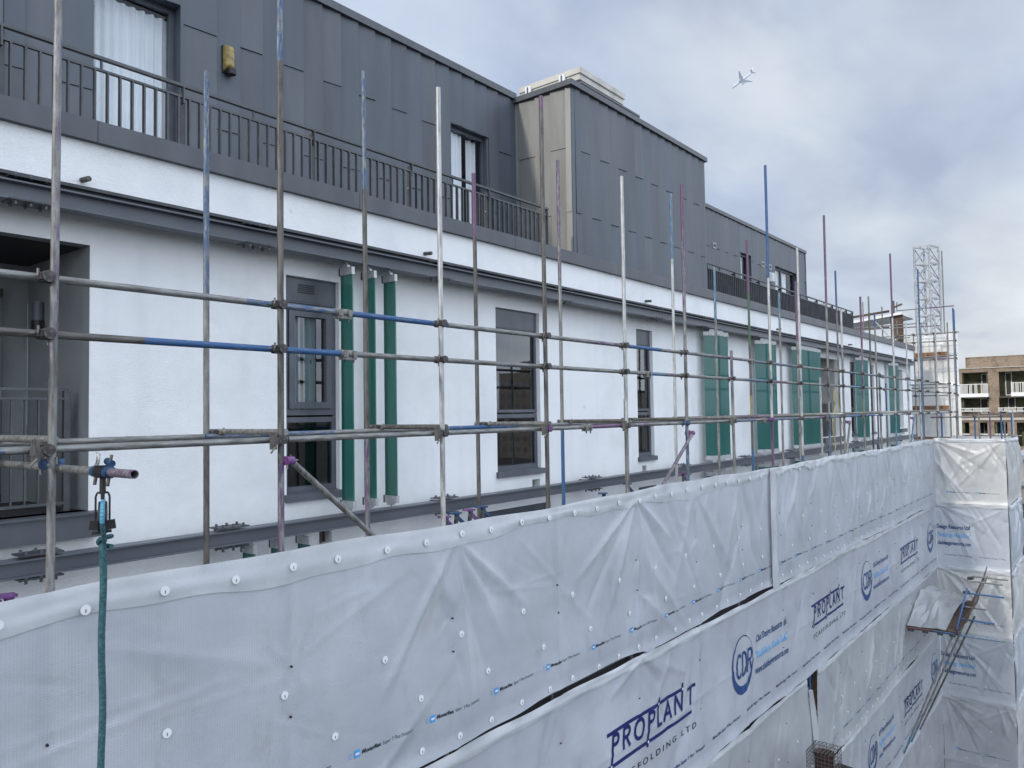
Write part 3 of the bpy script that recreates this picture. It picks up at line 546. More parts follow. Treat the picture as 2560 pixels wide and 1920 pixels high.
rail(-.15, 5.90, -1.2, 3.3, [(3.3,'g')], 'ledger'); rail(-.15, 5.90, 3.31, 9.5, [(4.6,'b'),(6.2,'g'),(7.4,'B'),(9.5,'g')], 'ledger'); rail(-.15, 5.90, 9.51, 20, [(20,'g')], 'ledger'); rail(-.15, 5.90, 20.01, 33, [(33,'l')], 'ledger')
for z in (-2.1, -4.1, -6.1, -8.1, -10.1): rail(z, YR, -1.5, 27.4, [(27.4,'g')], 'ledger'); rail(z, 5.9, -1.5, 27.4, [(27.4,'g')], 'ledger')
ptube([(1,'g')], (-1.5,4.99,-3.03), (27.4,4.99,-3.03), S, 'ledger')
def T(a, b, k='g', name='transom', hollow=False): return ptube([(1, k)], a, b, S, name, hollow)
for x, k in zip(OX, 'ggdgddgpgglgglggggg'): T((x+.045, 6.1, -.112), (x+.045, 4.99, -.112), k)
for i, (z, y) in enumerate([(-.15, 5.55), (-.25, 5.6)]): T((-1.2, y, z), (1.72, y, z+.01), 'gd'[i], 'guardrail')
putlog = ptube([(.86,'g'),(1,'p')], (1.875, 6.4, -.285), (1.875, 4.04, -.285), S, 'cantilever_tube', True)
# unseen decks under the sheeting line, added to block light behind it
for z in (-2.05, -4.05, -6.05, -8.05, -10.05):
    d = MB()
    for k in range(4 if z < -3 else 1): d.box(-1.5, 27.3, 5.09+k*.195, 5.275+k*.195, z, z+.038)
    d.build('board_deck', MT['board'], S)
    d = MB(); d.box(-1.5, 27.3, 5.082, 5.086, z-1.35, z-.72); d.build('toe_or_shade_board', MT['dark'], S)  # dark strip standing in for the black shade seen through the gaps
# diagonal braces
for a, b, k in (((3.47,4.95,-.33),(5.35,4.95,-1.9),'g'), ((10.37,4.95,-.30),(8.9,4.95,-1.35),'p'), ((18.5,4.95,-.28),(17.9,4.95,-1.4),'g'), ((25.2,4.95,-.28),(24.6,4.95,-1.3),'a')): T(a, b, k, 'brace')
# couplers
def coup_mesh(key):
    b = MB(); b.tube((0,-.052,0), (0,.0,0), .036, 0, 10); b.tube((0,0,-.028), (0,0,.028), .034, 0, 12); b.tube((-.03,.05,0), (.03,.05,0), .034, 0, 12)
    b.box(-.045,-.028,-.035,.06,-.02,.02); b.tube((-.05,-.01,.0), (-.05,-.01,.045), .008, 1, 6); b.tube((-.055,.03,.0), (-.085,.03,.0), .009, 1, 6); b.box(.03,.05,-.015,.03,-.018,.018)
    b.tube((.04,.07,-.03), (.04,.07,-.06), .009, 1, 6)
    o = b.build('coupler', [MT[key], MT['galv']]); m = o.data; bpy.data.objects.remove(o); return m
CM = [coup_mesh('coupler'), coup_mesh('coup_blue'), coup_mesh('coup_purple')]
cn = 0
for i, x in enumerate(OX):
    for z in (.86, .52, -.17):
        if x == 11.95 and z == .86: continue
        mi = 0 if z > 0 else (1 if i in (5, 9, 12) else 2 if i in (3, 7) else 0)
        inst(CM[mi], 'coupler', S, (x, 5.0, z), (0, 0, random.uniform(-.1, .1))); cn += 1
for i, x in enumerate(OX[1:14]): 
    inst(CM[0], 'coupler', S, (x+.045, 5.93, -.125), (0, 0, 1.57))
for x, z in ((3.46,-.33), (10.33,-.32), (18.3,-.3), (24.95,-.3)): inst(CM[2], 'coupler', S, (x, 5.0, z), (0, 0, math.pi))
# sleeve couplers joining the rails
sb = MB(); sb.tube((-.085,0,0), (.085,0,0), .033, 0, 14); sb.box(-.07,.07,-.03,.03,-.05,-.028); 
for q in (-.045, .045): sb.tube((q,-.02,-.075), (q,-.02,-.03), .009, 1, 6); sb.box(q-.018,q+.018,-.045,-.028,-.03,.025)
o = sb.build('sleeve', [MT['galv'], MT['coupler']]); SM = o.data; bpy.data.objects.remove(o)
for x, z in ((4.05,.86), (4.1,.52), (12.9,.86), (9.2,.52), (13.9,.52), (7.7,-.17), (22.0,.86), (22.2,.52), (13.4,-.17)): inst(SM, 'sleeve', S, (x, YR, z))
# steel fixing plates hanging at ledger level (blue, purple)
pb = MB(); pb.box(-.02,.02,-.03,.03,-.16,.05); pb.box(-.045,.045,-.035,-.025,-.10,-.02); pb.tube((0,-.03,-.13), (-.05,-.04,-.2), .010, 1, 6); o = pb.build('hanger', [MT['galv_dk'], MT['galv']]); HM = o.data; bpy.data.objects.remove(o)
for x in (1.77, 3.37, 5.12, 6.78, 8.5, 11.9, 16.95, 19.8): inst(HM, 'hanger', S, (x-.03, 4.985, -.14), (0,0,0), (.8,.8,.62))

# return scaffold at the far corner
S2 = thing('scaffold', 'low tube handrail with short blue uprights above the far corner of the sheeting', 'scaffold', (29, 3.8, GZ))
for y, k, zt, x in ((4.66,'B',-.16,27.78), (4.24,'g',-.20,27.8), (3.74,'B',-.26,27.78), (3.73,'g',-.17,28.6), (3.42,'P',-.18,28.5), (3.04,'B',-.14,27.8), (3.02,'g',-.49,28.4), (3.02,'B',-.22,30.3), (3.03,'l',-.14,30.8)):
    ptube([(1, k)], (x, y, GZ), (x, y, zt), S2, 'standard')
ptube([(.15,'P'),(1,'g')], (27.66,4.95,-.32), (27.66,2.95,-.29), S2, 'guardrail'); ptube([(1,'g')], (27.6,2.86,-.2), (32.5,2.86,-.2), S2, 'guardrail'); ptube([(1,'g')], (28.8,4.2,-.93), (28.8,2.62,-.93), S2, 'guardrail')
ptube([(1,'b')], (32.4,2.9,-.25), (32.4,.5,-.25), S2, 'guardrail')
for y, z in ((4.64,-.31), (3.0,-.29), (4.22,-.31), (3.73,-.30)): inst(CM[0], 'coupler', S2, (27.62, y, z), (0,0,-1.57))

# ------------------------------------------------------------------ sheeting
def fold_field(folds, U, V):
    h = np.zeros_like(U)
    for u0, v0, u1, v1, wd, am in folds:
        du, dv = u1-u0, v1-v0; L2 = du*du+dv*dv
        t = np.clip(((U-u0)*du+(V-v0)*dv)/L2, 0, 1)
        d = np.hypot(U-(u0+t*du), V-(v0+t*dv)); ws = wd*(.35+.65*np.minimum(1, t*1.6))
        h += am*np.exp(-(d/ws)**1.35)*np.sqrt(np.clip((t+.02)*(1.02-t)*4, 0, 1))
    return h
class Sheet:
    """a strip of sheeting; u runs along U, v is world z, offset along the outward normal"""
    def __init__(s, O, U, Nn, u0, u1, v0, v1, folds, ties, seed, amp=1., poles=(), bulge=.0):
        s.O = np.array(O, float); s.U = np.array(U, float); s.N = np.array(Nn, float); s.u0, s.u1, s.v0, s.v1 = u0, u1, v0, v1
        s.folds = folds; s.ties = ties; s.amp = amp; s.poles = poles; s.bulge = bulge
        r = np.random.RandomState(seed)
        s.w = [(r.uniform(.5, 2.2), r.uniform(-1.6, 1.6), r.uniform(0, 6.28), r.uniform(.002, .0055)) for _ in range(6)]+[(r.uniform(3, 9), r.uniform(-5, 5), r.uniform(0, 6.28), r.uniform(.0006, .0016)) for _ in range(7)]
        s.e = [(r.uniform(.6, 1.4), r.uniform(0, 6.28), .018), (r.uniform(2.5, 5), r.uniform(0, 6.28), .008)]
        s.ph = r.uniform(0, 6.28)
    def off(s, u, v):
        h = np.zeros_like(u)
        for a, b, p, m in s.w: h += m*np.sin(a*u+b*v+p+.6*np.sin(.7*u+p))
        h = h*s.amp
        h += fold_field(s.folds, u, v)
        for tu, tv, am, wd in s.ties:
            m = (np.abs(u-tu) < wd*5)
            d = np.hypot(u[m]-tu, v[m]-tv); an = np.arctan2(v[m]-tv, u[m]-tu)
            h[m] += -am*np.exp(-d/wd)*(1+.35*np.cos(3*an+tu*3))
        for p in s.poles:       # sheet rests on the uprights
            h += .010*np.exp(-((u-p)/.05)**2)
        t = (v-s.v0)/(s.v1-s.v0); 
        h += s.bulge*np.sin(np.pi*np.clip(t, 0, 1))
        h += .028*np.clip(1-t*14, 0, 1)**1.5          # bottom edge laps over the strip below
        return h
    def vmap(s, u, t):
        top = s.v1+sum(a*np.sin(f*u+p) for f, p, a in s.e)*s.ke; bot = s.v0+sum(a*.7*np.sin(f*1.3*u+p+1) for f, p, a in s.e)*s.ke
        bot = bot+sum(m_*np.exp(-((u-c_)/w_)**2) for c_, w_, m_ in s.eb); top = top+sum(m_*np.exp(-((u-c_)/w_)**2) for c_, w_, m_ in s.et)
        return bot+(top-bot)*t
    ke = 1.; eb = (); et = ()
    def pt(s, u, v, extra=0.):
        u = np.asarray(u, float); v = np.asarray(v, float); h = s.off(u, v)+extra
        return s.O[None]+u[:, None]*s.U[None]+v[:, None]*np.array([[0, 0, 1.]])+h[:, None]*s.N[None]
    def build(s, name, mat, parent, du, dv, hole=None, curve=None):
        nu = int((s.u1-s.u0)/du)+1; nv = int((s.v1-s.v0)/dv)+1
        u = np.linspace(s.u0, s.u1, nu); t = np.linspace(0, 1, nv); Ug, Tg = np.meshgrid(u, t); Vg = s.vmap(Ug, Tg)
        P = s.pt(Ug.ravel(), Vg.ravel())
        org = np.array(ORG[parent.name]); P = P-org
        idx = np.arange(nu*nv).reshape(nv, nu); f = np.stack([idx[:-1, :-1], idx[:-1, 1:], idx[1:, 1:], idx[1:, :-1]], -1).reshape(-1, 4)
        if np.dot(np.cross(s.U, [0, 0, 1.]), s.N) < 0: f = f[:, ::-1]
        if hole is not None:
            cu = Ug[:-1, :-1].ravel()+du/2; cv = Vg[:-1, :-1].ravel(); f = f[~hole(cu, cv)]
        me = bpy.data.meshes.new(name); me.vertices.add(len(P)); me.vertices.foreach_set('co', P.ravel()); me.loops.add(len(f)*4); me.loops.foreach_set('vertex_index', f.ravel().astype(np.int32))
        me.polygons.add(len(f)); me.polygons.foreach_set('loop_start', np.arange(0, len(f)*4, 4, dtype=np.int32)); me.polygons.foreach_set('use_smooth', np.ones(len(f), bool)); me.update(calc_edges=True); me.validate()
        me.materials.append(mat); return link_obj(name, me, parent)
    def band(s, name, mat, parent, va, vb, du=.05, lift=.012, roll=.02, wav=.012, u0=None, u1=None, seed=0):
        """hem: a folded lighter strip lying on the sheet between heights va (bottom) and vb (top); va may be a function of u"""
        r = np.random.RandomState(seed+5); u = np.linspace(s.u0 if u0 is None else u0, s.u1 if u1 is None else u1, int(((s.u1 if u1 is None else u1)-(s.u0 if u0 is None else u0))/du)+2); k = 11
        fr = [(r.uniform(1, 3), r.uniform(0, 6)), (r.uniform(4, 8), r.uniform(0, 6))]
        vs = []
        e = sum(a*np.sin(f*u+p) for f, p, a in s.e)*s.ke if s.e else 0*u
        for j in range(k):
            t = j/(k-1); b_ = (va(u) if callable(va) else va)+wav*np.sin(fr[0][0]*u+fr[0][1])+wav*.5*np.sin(fr[1][0]*u+fr[1][1])
            tp = vb+e*(1 if vb > s.v1-.1 else 0)
            v = b_+(tp-b_)*t; ex = lift*(1-.6*t)+roll*math.sin(math.pi*t)*(.6+.4*np.sin(fr[1][0]*1.7*u+2))+.0035*np.sin(7*t*(1+.2*np.sin(u))+.8*np.sin(1.7*u))*math.sin(math.pi*t)
            vs.append(s.pt(u, v, ex))
        P = np.concatenate(vs)-np.array(ORG[parent.name]); n = len(u); f = [(j*n+i, j*n+i+1, (j+1)*n+i+1, (j+1)*n+i) for j in range(k-1) for i in range(n-1)]
        me = bpy.data.meshes.new(name); me.from_pydata(P.tolist(), [], f); me.materials.append(mat); me.polygons.foreach_set('use_smooth', [True]*len(f)); me.update(); return link_obj(name, me, parent)
    def discs(s, parent, rows, r=.03):
        for v, u0, du, u1 in rows:
            u = u0
            while u < u1:
                uu = u+random.uniform(-.03, .03); vv = v+random.uniform(-.012, .012)
                p = s.pt([uu], [vv], .030 if v > -1.2 else .008)[0]; ang = math.atan2(s.N[1], s.N[0])
                inst(DISC, 'fixing_disc', parent, p, (random.uniform(-.08, .08), 0, ang-math.pi/2*0)); u += du
# disc mesh: faces local +X
db = MB(); db.tube((-.003,0,0), (.003,0,0), .030, 0, 18); db.box(.003,.007,-.0025,.0025,-.016,.004,1); o = db.build('fixing_disc', [MT['disc'], plain('disc_slot', (.22,.22,.2), .6)]); DISC = o.data; bpy.data.objects.remove(o)

# ---- printing
def mesh_print(sheet, polys, mat, parent, name, lift=.0065):
    """polys: list of (pts2d list in (u,v)) convex; subdivided and laid on the sheet"""
    import bmesh
    bm = bmesh.new()
    for k, (pts, dl) in enumerate(polys):
        vs = [bm.verts.new((p[0], p[1], dl)) for p in pts]
        try: bm.faces.new(vs)
        except ValueError: pass
    return finish_print(bm, sheet, mat, parent, name, lift)
def finish_print(bm, sheet, mat, parent, name, lift):
    import bmesh
    bmesh.ops.triangulate(bm, faces=bm.faces[:])
    for _ in range(5):
        es = [e for e in bm.edges if e.calc_length() > .05]
        if not es: break
        bmesh.ops.subdivide_edges(bm, edges=es, cuts=1); bmesh.ops.triangulate(bm, faces=bm.faces[:])
    co = np.array([v.co[:] for v in bm.verts]); P = sheet.pt(co[:, 0], co[:, 1], lift+co[:, 2])-np.array(ORG[parent.name])
    for v, p in zip(bm.verts, P): v.co = p
    me = bpy.data.meshes.new(name); bm.to_mesh(me); bm.free(); me.materials.append(mat); return link_obj(name, me, parent)
def text_bm(body, size, u, v, sx=1., shear=0., off=0., spacing=1., maxw=None, bm=None):
    import bmesh
    cu = bpy.data.curves.new('t', 'FONT'); cu.body = body; cu.size = size; cu.offset = off; cu.space_character = spacing; cu.resolution_u = 3
    ob = bpy.data.objects.new('t', cu); COL.objects.link(ob); dg = bpy.context.evaluated_depsgraph_get(); me = bpy.data.meshes.new_from_object(ob.evaluated_get(dg))
    bm = bm or bmesh.new(); n0 = len(bm.verts); bm.from_mesh(me); bm.verts.ensure_lookup_table()
    w = max(v_.co.x for v_ in bm.verts[n0:]); k = sx if maxw is None else maxw/w
    for q in bm.verts[n0:]: q.co = Vector((u+q.co.x*k+q.co.y*shear, v+q.co.y, 0))
    bpy.data.objects.remove(ob); bpy.data.curves.remove(cu); bpy.data.meshes.remove(me); return bm
def stroke(pts, w, k0=0):
    out = []
    for i, (a, b) in enumerate(zip(pts, pts[1:])):
        a = Vector(a); b = Vector(b); d = (b-a).normalized(); n = Vector((-d.y, d.x))*w/2; e = d*w*.28
        out.append(([tuple(a-e+n), tuple(a-e-n), tuple(b+e-n), tuple(b+e+n)], .0003*((i+k0) % 5)))
    return out
def arc(cx, cy, rx, ry, a0, a1, n=12): return [(cx+rx*math.cos(R(a0+(a1-a0)*i/n)), cy+ry*math.sin(R(a0+(a1-a0)*i/n))) for i in range(n+1)]
GL = {'P': [[(0,0),(0,1)], [(0,1),(.3,1)]+arc(.3,.76,.24,.24,90,-90,8)+[(0,.52)]], 'R': [[(0,0),(0,1)], [(0,1),(.3,1)]+arc(.3,.76,.24,.24,90,-90,8)+[(0,.52)], [(.25,.52),(.55,0)]],
      'O': [arc(.33,.5,.33,.5,0,360,18)], 'L': [[(0,1),(0,0),(.42,0)]], 'A': [[(0,0),(.32,1),(.64,0)], [(.12,.33),(.52,.33)]], 'N': [[(0,0),(0,1),(.5,0),(.5,1)]], 'T': [[(0,1),(.56,1)], [(.28,1),(.28,0)]],
      'C': [arc(.34,.5,.34,.5,50,310,14)], 'D': [[(0,0),(0,1)], [(0,1),(.2,1)]+arc(.2,.5,.36,.5,90,-90,12)+[(0,0)]]}
def proplant(sheet, parent, u, v, s=1.):
    """u,v = left end and height of the lower bar"""
    p = []; sh = .18; H = .225*s; W = .046*s
    def G(ch, x, w, z0=None, z1=None):
        for i, st in enumerate(GL[ch]):
            q = [(u+(x+a*w)*s+((b*H if True else 0)+.12)*sh*.7, v+.12*s+b*H) for a, b in st]; p.extend(stroke(q, W, len(p)))
    def ext(x, b0, b1):
        q = [(u+x*s+(b0*H+.12)*sh*.7, v+.12*s+b0*H), (u+x*s+(b1*H+.12)*sh*.7, v+.12*s+b1*H)]; p.extend(stroke(q, W, len(p)))
    xs = [.07, .33, .60, .93, 1.18, 1.36, 1.66]; 
    for ch, x, w in zip('PROPLAN', xs, (.24, .26, .32, .24, .24, .28, .38)): G(ch, x, w)
    G('T', 1.98, .46); ext(.07, -.6, 0); ext(.93, -.75, 0); ext(1.18, 1, 1.5); ext(1.85, 1, 1.5)
    p.extend(stroke([(u-.02*s, v+.39*s), (u+1.90*s, v+.39*s)], W, 1)); p.extend(stroke([(u+0*s, v), (u+2.16*s, v)], W, 2))
    o = mesh_print(sheet, p, MT['navy'], parent, 'logo')
    d = []
    for x, z in ((.06, 0), (.94, 0), (1.225, .39), (1.90, .39)): d.append((arc(u+x*s, v+z*s, .018*s, .018*s, 0, 360, 10)[:-1], 0))
    mesh_print(sheet, d, MT['disc'], parent, 'logo_rivets', .0095)
    bm = text_bm('S C A F F O L D I N G   L T D', .115*s, u+.05*s, v-.25*s, off=.001, maxw=2.25*s); finish_print(bm, sheet, MT['inkblack'], parent, 'lettering', .0065)
def cdr(sheet, parent, u, v, s=1., txt=True):
    """u = left of the ring, v = centre height"""
    rx, rz = .445*s, .455*s; cx = u+rx; p = []
    n = 44; a = [(cx+rx*math.cos(2*math.pi*i/n), v+rz*math.sin(2*math.pi*i/n)) for i in range(n+1)]
    ix, iz = cx+.02*s, v+.055*s; b = [(ix+(rx-.045*s)*math.cos(2*math.pi*i/n), iz+(rz-.075*s)*math.sin(2*math.pi*i/n)) for i in range(n+1)]
    for i in range(n): p.append(([a[i], a[i+1], b[i+1], b[i]], 0))
    x = cx-.255*s
    for ch, wd, adv in zip('CDR', (.19, .155, .19), (.245, .22, .2)):
        for st in GL[ch]:
            q = [(x+c_*wd*s/.62+(d_-.5)*.02*s, v+.01*s+(d_-.5)*.34*s) for c_, d_ in st]; p.extend(stroke(q, .048*s, len(p)))
        x += adv*s
    mesh_print(sheet, p, MT['cdrblue'], parent, 'logo')
    if txt:
        for body, z, mt, mw in (('Clad Design Resource Ltd', .21, 'cdrblue', 1.42), ('"Buildings Made Safe"', -.06, 'skyblue', 1.46), ('www.claddesignresource.com', -.31, 'cdrblue', 1.46)):
            bm = text_bm(body, .165*s, u+1.02*s, v+z*s, off=.003, maxw=mw*s, spacing=1.0); finish_print(bm, sheet, MT[mt], parent, 'lettering', .0065)
def smallprint(sheet, parent, us, v, blue=True):
    for u in us:
        bm = text_bm('Monarflex', .046, u+.145, v-.016, off=.0018, maxw=.20, shear=.15); bm = text_bm('Super T Plus Firesmart', .044, u+.36, v-.016, maxw=.34, shear=.1, bm=bm); p = []
        p.append(([(u+.07,v-.03),(u+.125,v-.03),(u+.125,v+.03),(u+.07,v+.03)], 0)); p.extend(stroke(arc(u+.03, v, .016, .02, 0, 360, 10), .004))
        o = finish_print(bm, sheet, MT['inkblack'], parent, 'lettering', .006); mesh_print(sheet, p, MT['bmi'], parent, 'brand_mark', .006)
        mesh_print(sheet, [([(u+.078,v-.008),(u+.117,v-.008),(u+.117,v+.008),(u+.078,v+.008)], 0)], MT['disc'], parent, 'brand_lettering', .008)
def dashprint(sheet, parent, us, v):
    for u in us: finish_print(text_bm('Monarflex Super T Plus - Firesmart', .062, u, v, maxw=1.05, shear=.2, off=.001), sheet, MT['navy'], parent, 'lettering', .006)

PX = [1.80, 3.41, 5.17, 6.83, 8.54, 10.24, 11.95, 13.65, 15.29, 17.0, 18.7, 20.4, 22.1, 23.8, 25.5, 27.0]
def rnd_folds(u0, u1, v0, v1, n, seed, am=.02, wd=.06, up=True):
    r = np.random.RandomState(seed); out = []
    for p in np.arange(u0, u1, (u1-u0)/n):
        a = r.uniform(.25, 1.3)*r.choice([-1, 1]); L_ = r.uniform(.6, 1.7); vt = v1-r.uniform(0, .15) if r.rand() < .75 else v0+r.uniform(.1, .4); sg = -1 if vt > (v0+v1)/2 else 1
        out.append((p, vt, p+a*L_*.7, vt+sg*L_, wd*r.uniform(.6, 1.6), 1.5*am*r.uniform(.4, 1.1)*r.choice([-1, 1])))
    return out
def fan(u, v, spec, wd=.05, am=.02): return [(u, v, u+math.cos(R(a))*l, v+math.sin(R(a))*l, wd, am*(1 if i % 2 == 0 else -.8)) for i, (a, l) in enumerate(spec)]
def ties_for(z1, z2, u0, u1, am=.02, wd=.07):
    return [(p+random.uniform(-.02, .02), z+random.uniform(-.04, .04), am*random.uniform(.5, 1.2), wd) for p in PX if u0 < p < u1 for z in (z1, z2)]
def tie_dots(sheet, parent):
    m = MB()
    for tu, tv, a, w_ in sheet.ties:
        p = sheet.pt([tu], [tv], .004)[0]; n = sheet.N; m.tube(p, tuple(p[i]+n[i]*.016+(0, 0, -.004)[i] for i in range(3)), .008, 0, 8)
    m.build('tie_ends', MT['tag'], parent)
SH0 = (0, 4.90, 0); UX = (1, 0, 0); NY = (0, -1, 0)
def sheet_thing(label, u, z): return thing('sheeting', label, 'sheeting', (u, 4.88, z), 'white sheeting strips on the scaffold')

# strip 1, near half
f1 = fan(5.22, -1.16, [(-38, 1.3), (-48, .9), (-58, 1.25), (-72, 1.5), (-84, 1.8), (-110, .8), (-128, 1.5)], .06, .034)+fan(8.55, -1.1, [(-150, 1.5), (-135, 1.7), (-118, 1.4), (-100, 1.6), (-75, 1.7), (-48, 1.6), (-35, 1.1)], .06, .034)
f1 += [(4.2,-3.0,5.15,-2.3,.10,.03), (9.9,-3.0,8.62,-1.8,.12,.034), (10.3,-1.2,11.9,-2.9,.14,.03), (11.9,-1.9,11.0,-3.0,.10,-.03), (2.0,-1.35,3.4,-1.84,.05,.008), (3.4,-1.84,4.7,-1.3,.05,.010), (6.83,-1.84,6.2,-1.3,.04,.010), (6.83,-1.84,7.6,-2.5,.05,.012)]
f1 += [(5.2,-1.77,4.85,-1.2,.09,.02), (5.2,-2.3,4.45,-3.0,.22,-.03), (5.2,-2.3,5.35,-3.0,.03,.022), (5.2,-1.8,5.26,-2.25,.03,.024), (8.56,-1.8,8.58,-2.3,.03,.022), (8.58,-2.3,9.6,-3.0,.10,.03), (8.58,-2.3,8.45,-2.95,.03,.02), (5.5,-1.7,6.7,-1.85,.02,.009), (5.9,-1.77,7.0,-1.72,.015,.007),
       (1.4,-1.95,2.9,-1.80,.02,.012), (1.2,-1.85,2.6,-1.72,.014,.008), (2.3,-1.9,3.4,-1.93,.015,.006), (6.8,-1.2,6.83,-2.9,.03,.006), (10.2,-1.2,9.4,-2.6,.16,.03), (10.2,-1.1,11.3,-2.6,.12,-.025), (11.9,-1.15,11.2,-2.4,.07,.02), (12.0,-1.15,12.7,-2.7,.09,-.025), (13.1,-1.2,12.6,-2.4,.07,.02), (3.42,-1.9,3.38,-2.95,.16,-.012)]
f1 += [(r0_, z0_, r0_+l_*math.cos(a_), z0_+l_*math.sin(a_), .018, m_) for r0_, z0_, l_, a_, m_ in [(rng.uniform(1.2, 12.8), rng.uniform(-2.8, -1.3), rng.uniform(.25, .8), rng.uniform(-.5, .4) if rng.rand() < .6 else rng.uniform(-2, -1), rng.uniform(.003, .008)*rng.choice([-1, 1])) for _ in range(46)]]
f1 += [(p_, -1.84, p_+.28*math.cos(a_), -1.84+.28*math.sin(a_), .02, .008) for p_ in (3.41, 5.17, 6.83, 8.54, 10.24, 11.95) for a_ in (1.2, 2.3, -.9, -2.4)]
f1 += rnd_folds(9.5, 13.2, -3, -1.05, 9, 3, .014)
s1 = Sheet(SH0, UX, NY, -2, 13.30, -3.03, -1.03, f1, ties_for(-1.84, -2.2, 1, 13.2), 2, 1.3, PX); s1.ke = 1.0; s1.eb = ((7.9, .8, .055), (6.6, .4, .02), (10.8, .5, .02), (8.75, .12, -.03))
A = sheet_thing('nearest strip of plain white woven sheeting along the top, behind the hanging rope', 5, -3); s1.build('sheet', MT['sheet_a'], A, .03, .025)
s1.band('hem', MT['hem'], A, lambda u: -1.19-.06*np.clip((2.6-u)/2, 0, 1)+.03*np.sin(u*1.1), -1.0, lift=.012, roll=.009, wav=.022, seed=1); tie_dots(s1, A)
s1.discs(A, [(-1.115, 1.53, .468, 13.1), (-2.03, 2.46, .935, 13.1), (-2.48, 2.05, .9, 13.1), (-2.935, 2.9, .468, 13.2)])
smallprint(s1, A, [3.95+.866*i for i in range(-2, 11)], -2.70)
# strip 1, far half
f2 = [(13.35,-1.05,13.5,-2.7,.06,.03), (13.5,-1.15,13.9,-2.4,.07,.03), (14.0,-1.2,13.7,-2.2,.05,.025)]+rnd_folds(13.8, 27.4, -3, -1.05, 34, 9, .026, .06)+[(15.2+1.7*i, -1.1, 15.5+1.7*i, -2.9, .06, -.02) for i in range(7)]
s1b = Sheet(SH0, UX, (0,-1,0), 13.16, 27.56, -3.04, -1.02, f2, ties_for(-1.84, -2.25, 13.6, 27.4), 8, 1.6, PX); s1b.O = np.array((0, 4.87, 0.))
A = sheet_thing('top strip of creased white sheeting beyond the vertical lap seam', 20, -3); s1b.build('sheet', MT['sheet_a'], A, .05, .04)
s1b.band('hem', MT['hem'], A, -1.14, -1.0, lift=.012, roll=.02, wav=.04, seed=3); tie_dots(s1b, A)
s1b.discs(A, [(-1.115, 13.7, .47, 16), (-2.03, 13.9, .935, 27.3), (-2.48, 14.2, .935, 27.3), (-2.935, 13.6, .47, 27.4)]); smallprint(s1b, A, [13.46+.866*i for i in range(16)], -2.70)
lapm = MB(); n = 60; vs = []
for i in range(n+1):
    z0 = -1.02-2.04*i/n; w0 = .20+.05*math.sin(i*.13); xa = 13.14+.012*math.sin(i*.2)
    vs += [(xa, 4.862, z0), (xa+w0*.18, 4.825+.004*math.sin(i*.5), z0), (xa+w0*.5, 4.805+.008*math.sin(i*.35), z0), (xa+w0*.85, 4.822+.006*math.sin(i*.6), z0), (xa+w0, 4.855, z0)]
lapm.add(vs, [(i*5+j, (i+1)*5+j, (i+1)*5+j+1, i*5+j+1) for i in range(n) for j in range(4)], 0, True)
lapm.build('lap_seam', MT['hem'], A)
# strip 2, printed
f3 = fan(8.6, -3.1, [(-30, .7), (-45, 1.2), (-160, .8)], .05, .02)+[(9.85,-3.62,8.6,-3.08,.09,.02), (9.9,-3.62,9.75,-3.95,.05,.02), (10.0,-3.62,10.02,-4.2,.03,-.016), (9.9,-4.1,9.4,-4.14,.03,.018), (9.95,-4.2,9.2,-4.95,.18,-.025), (13.5,-3.2,13.9,-4.5,.08,.02), (17.4,-3.3,17.9,-4.4,.07,.02), (21.0,-3.1,21.9,-4.4,.1,.025), (24.2,-3.1,24.5,-4.8,.1,.025)]+rnd_folds(3, 27, -5, -3.1, 26, 21, .012, .06)
f3 += [(u_, -4.06+.01*math.sin(u_*3), u_+1.2, -4.06+.01*math.sin(u_*3+3), .03, .009) for u_ in np.arange(5, 27, 1.15)]
s2 = Sheet(SH0, UX, NY, -2, 27.56, -5.03, -3.085, f3, ties_for(-3.55, -4.2, 3, 27.3, .018), 31, 1.1, PX)
A = sheet_thing('white sheeting strip printed with large navy scaffolding firm logos, second from the top', 14, -5); s2.build('sheet', MT['sheet_b'], A, .035, .03); s2.band('hem', MT['hem'], A, -3.19, -3.075, lift=.012, roll=.018, wav=.012, seed=7); tie_dots(s2, A)
for u in (7.79, 15.2, 22.62): proplant(s2, A, u, -4.185, 1.)
for u in (11.38, 18.79, 26.2): cdr(s2, A, u, -4.03, 1., u < 25)
bm = text_bm('Clad', .16, 27.2, -3.83, maxw=.25); finish_print(bm, s2, MT['cdrblue'], A, 'lettering', .006)
dashprint(s2, A, [9.3+1.32*i for i in range(14)], -4.80)
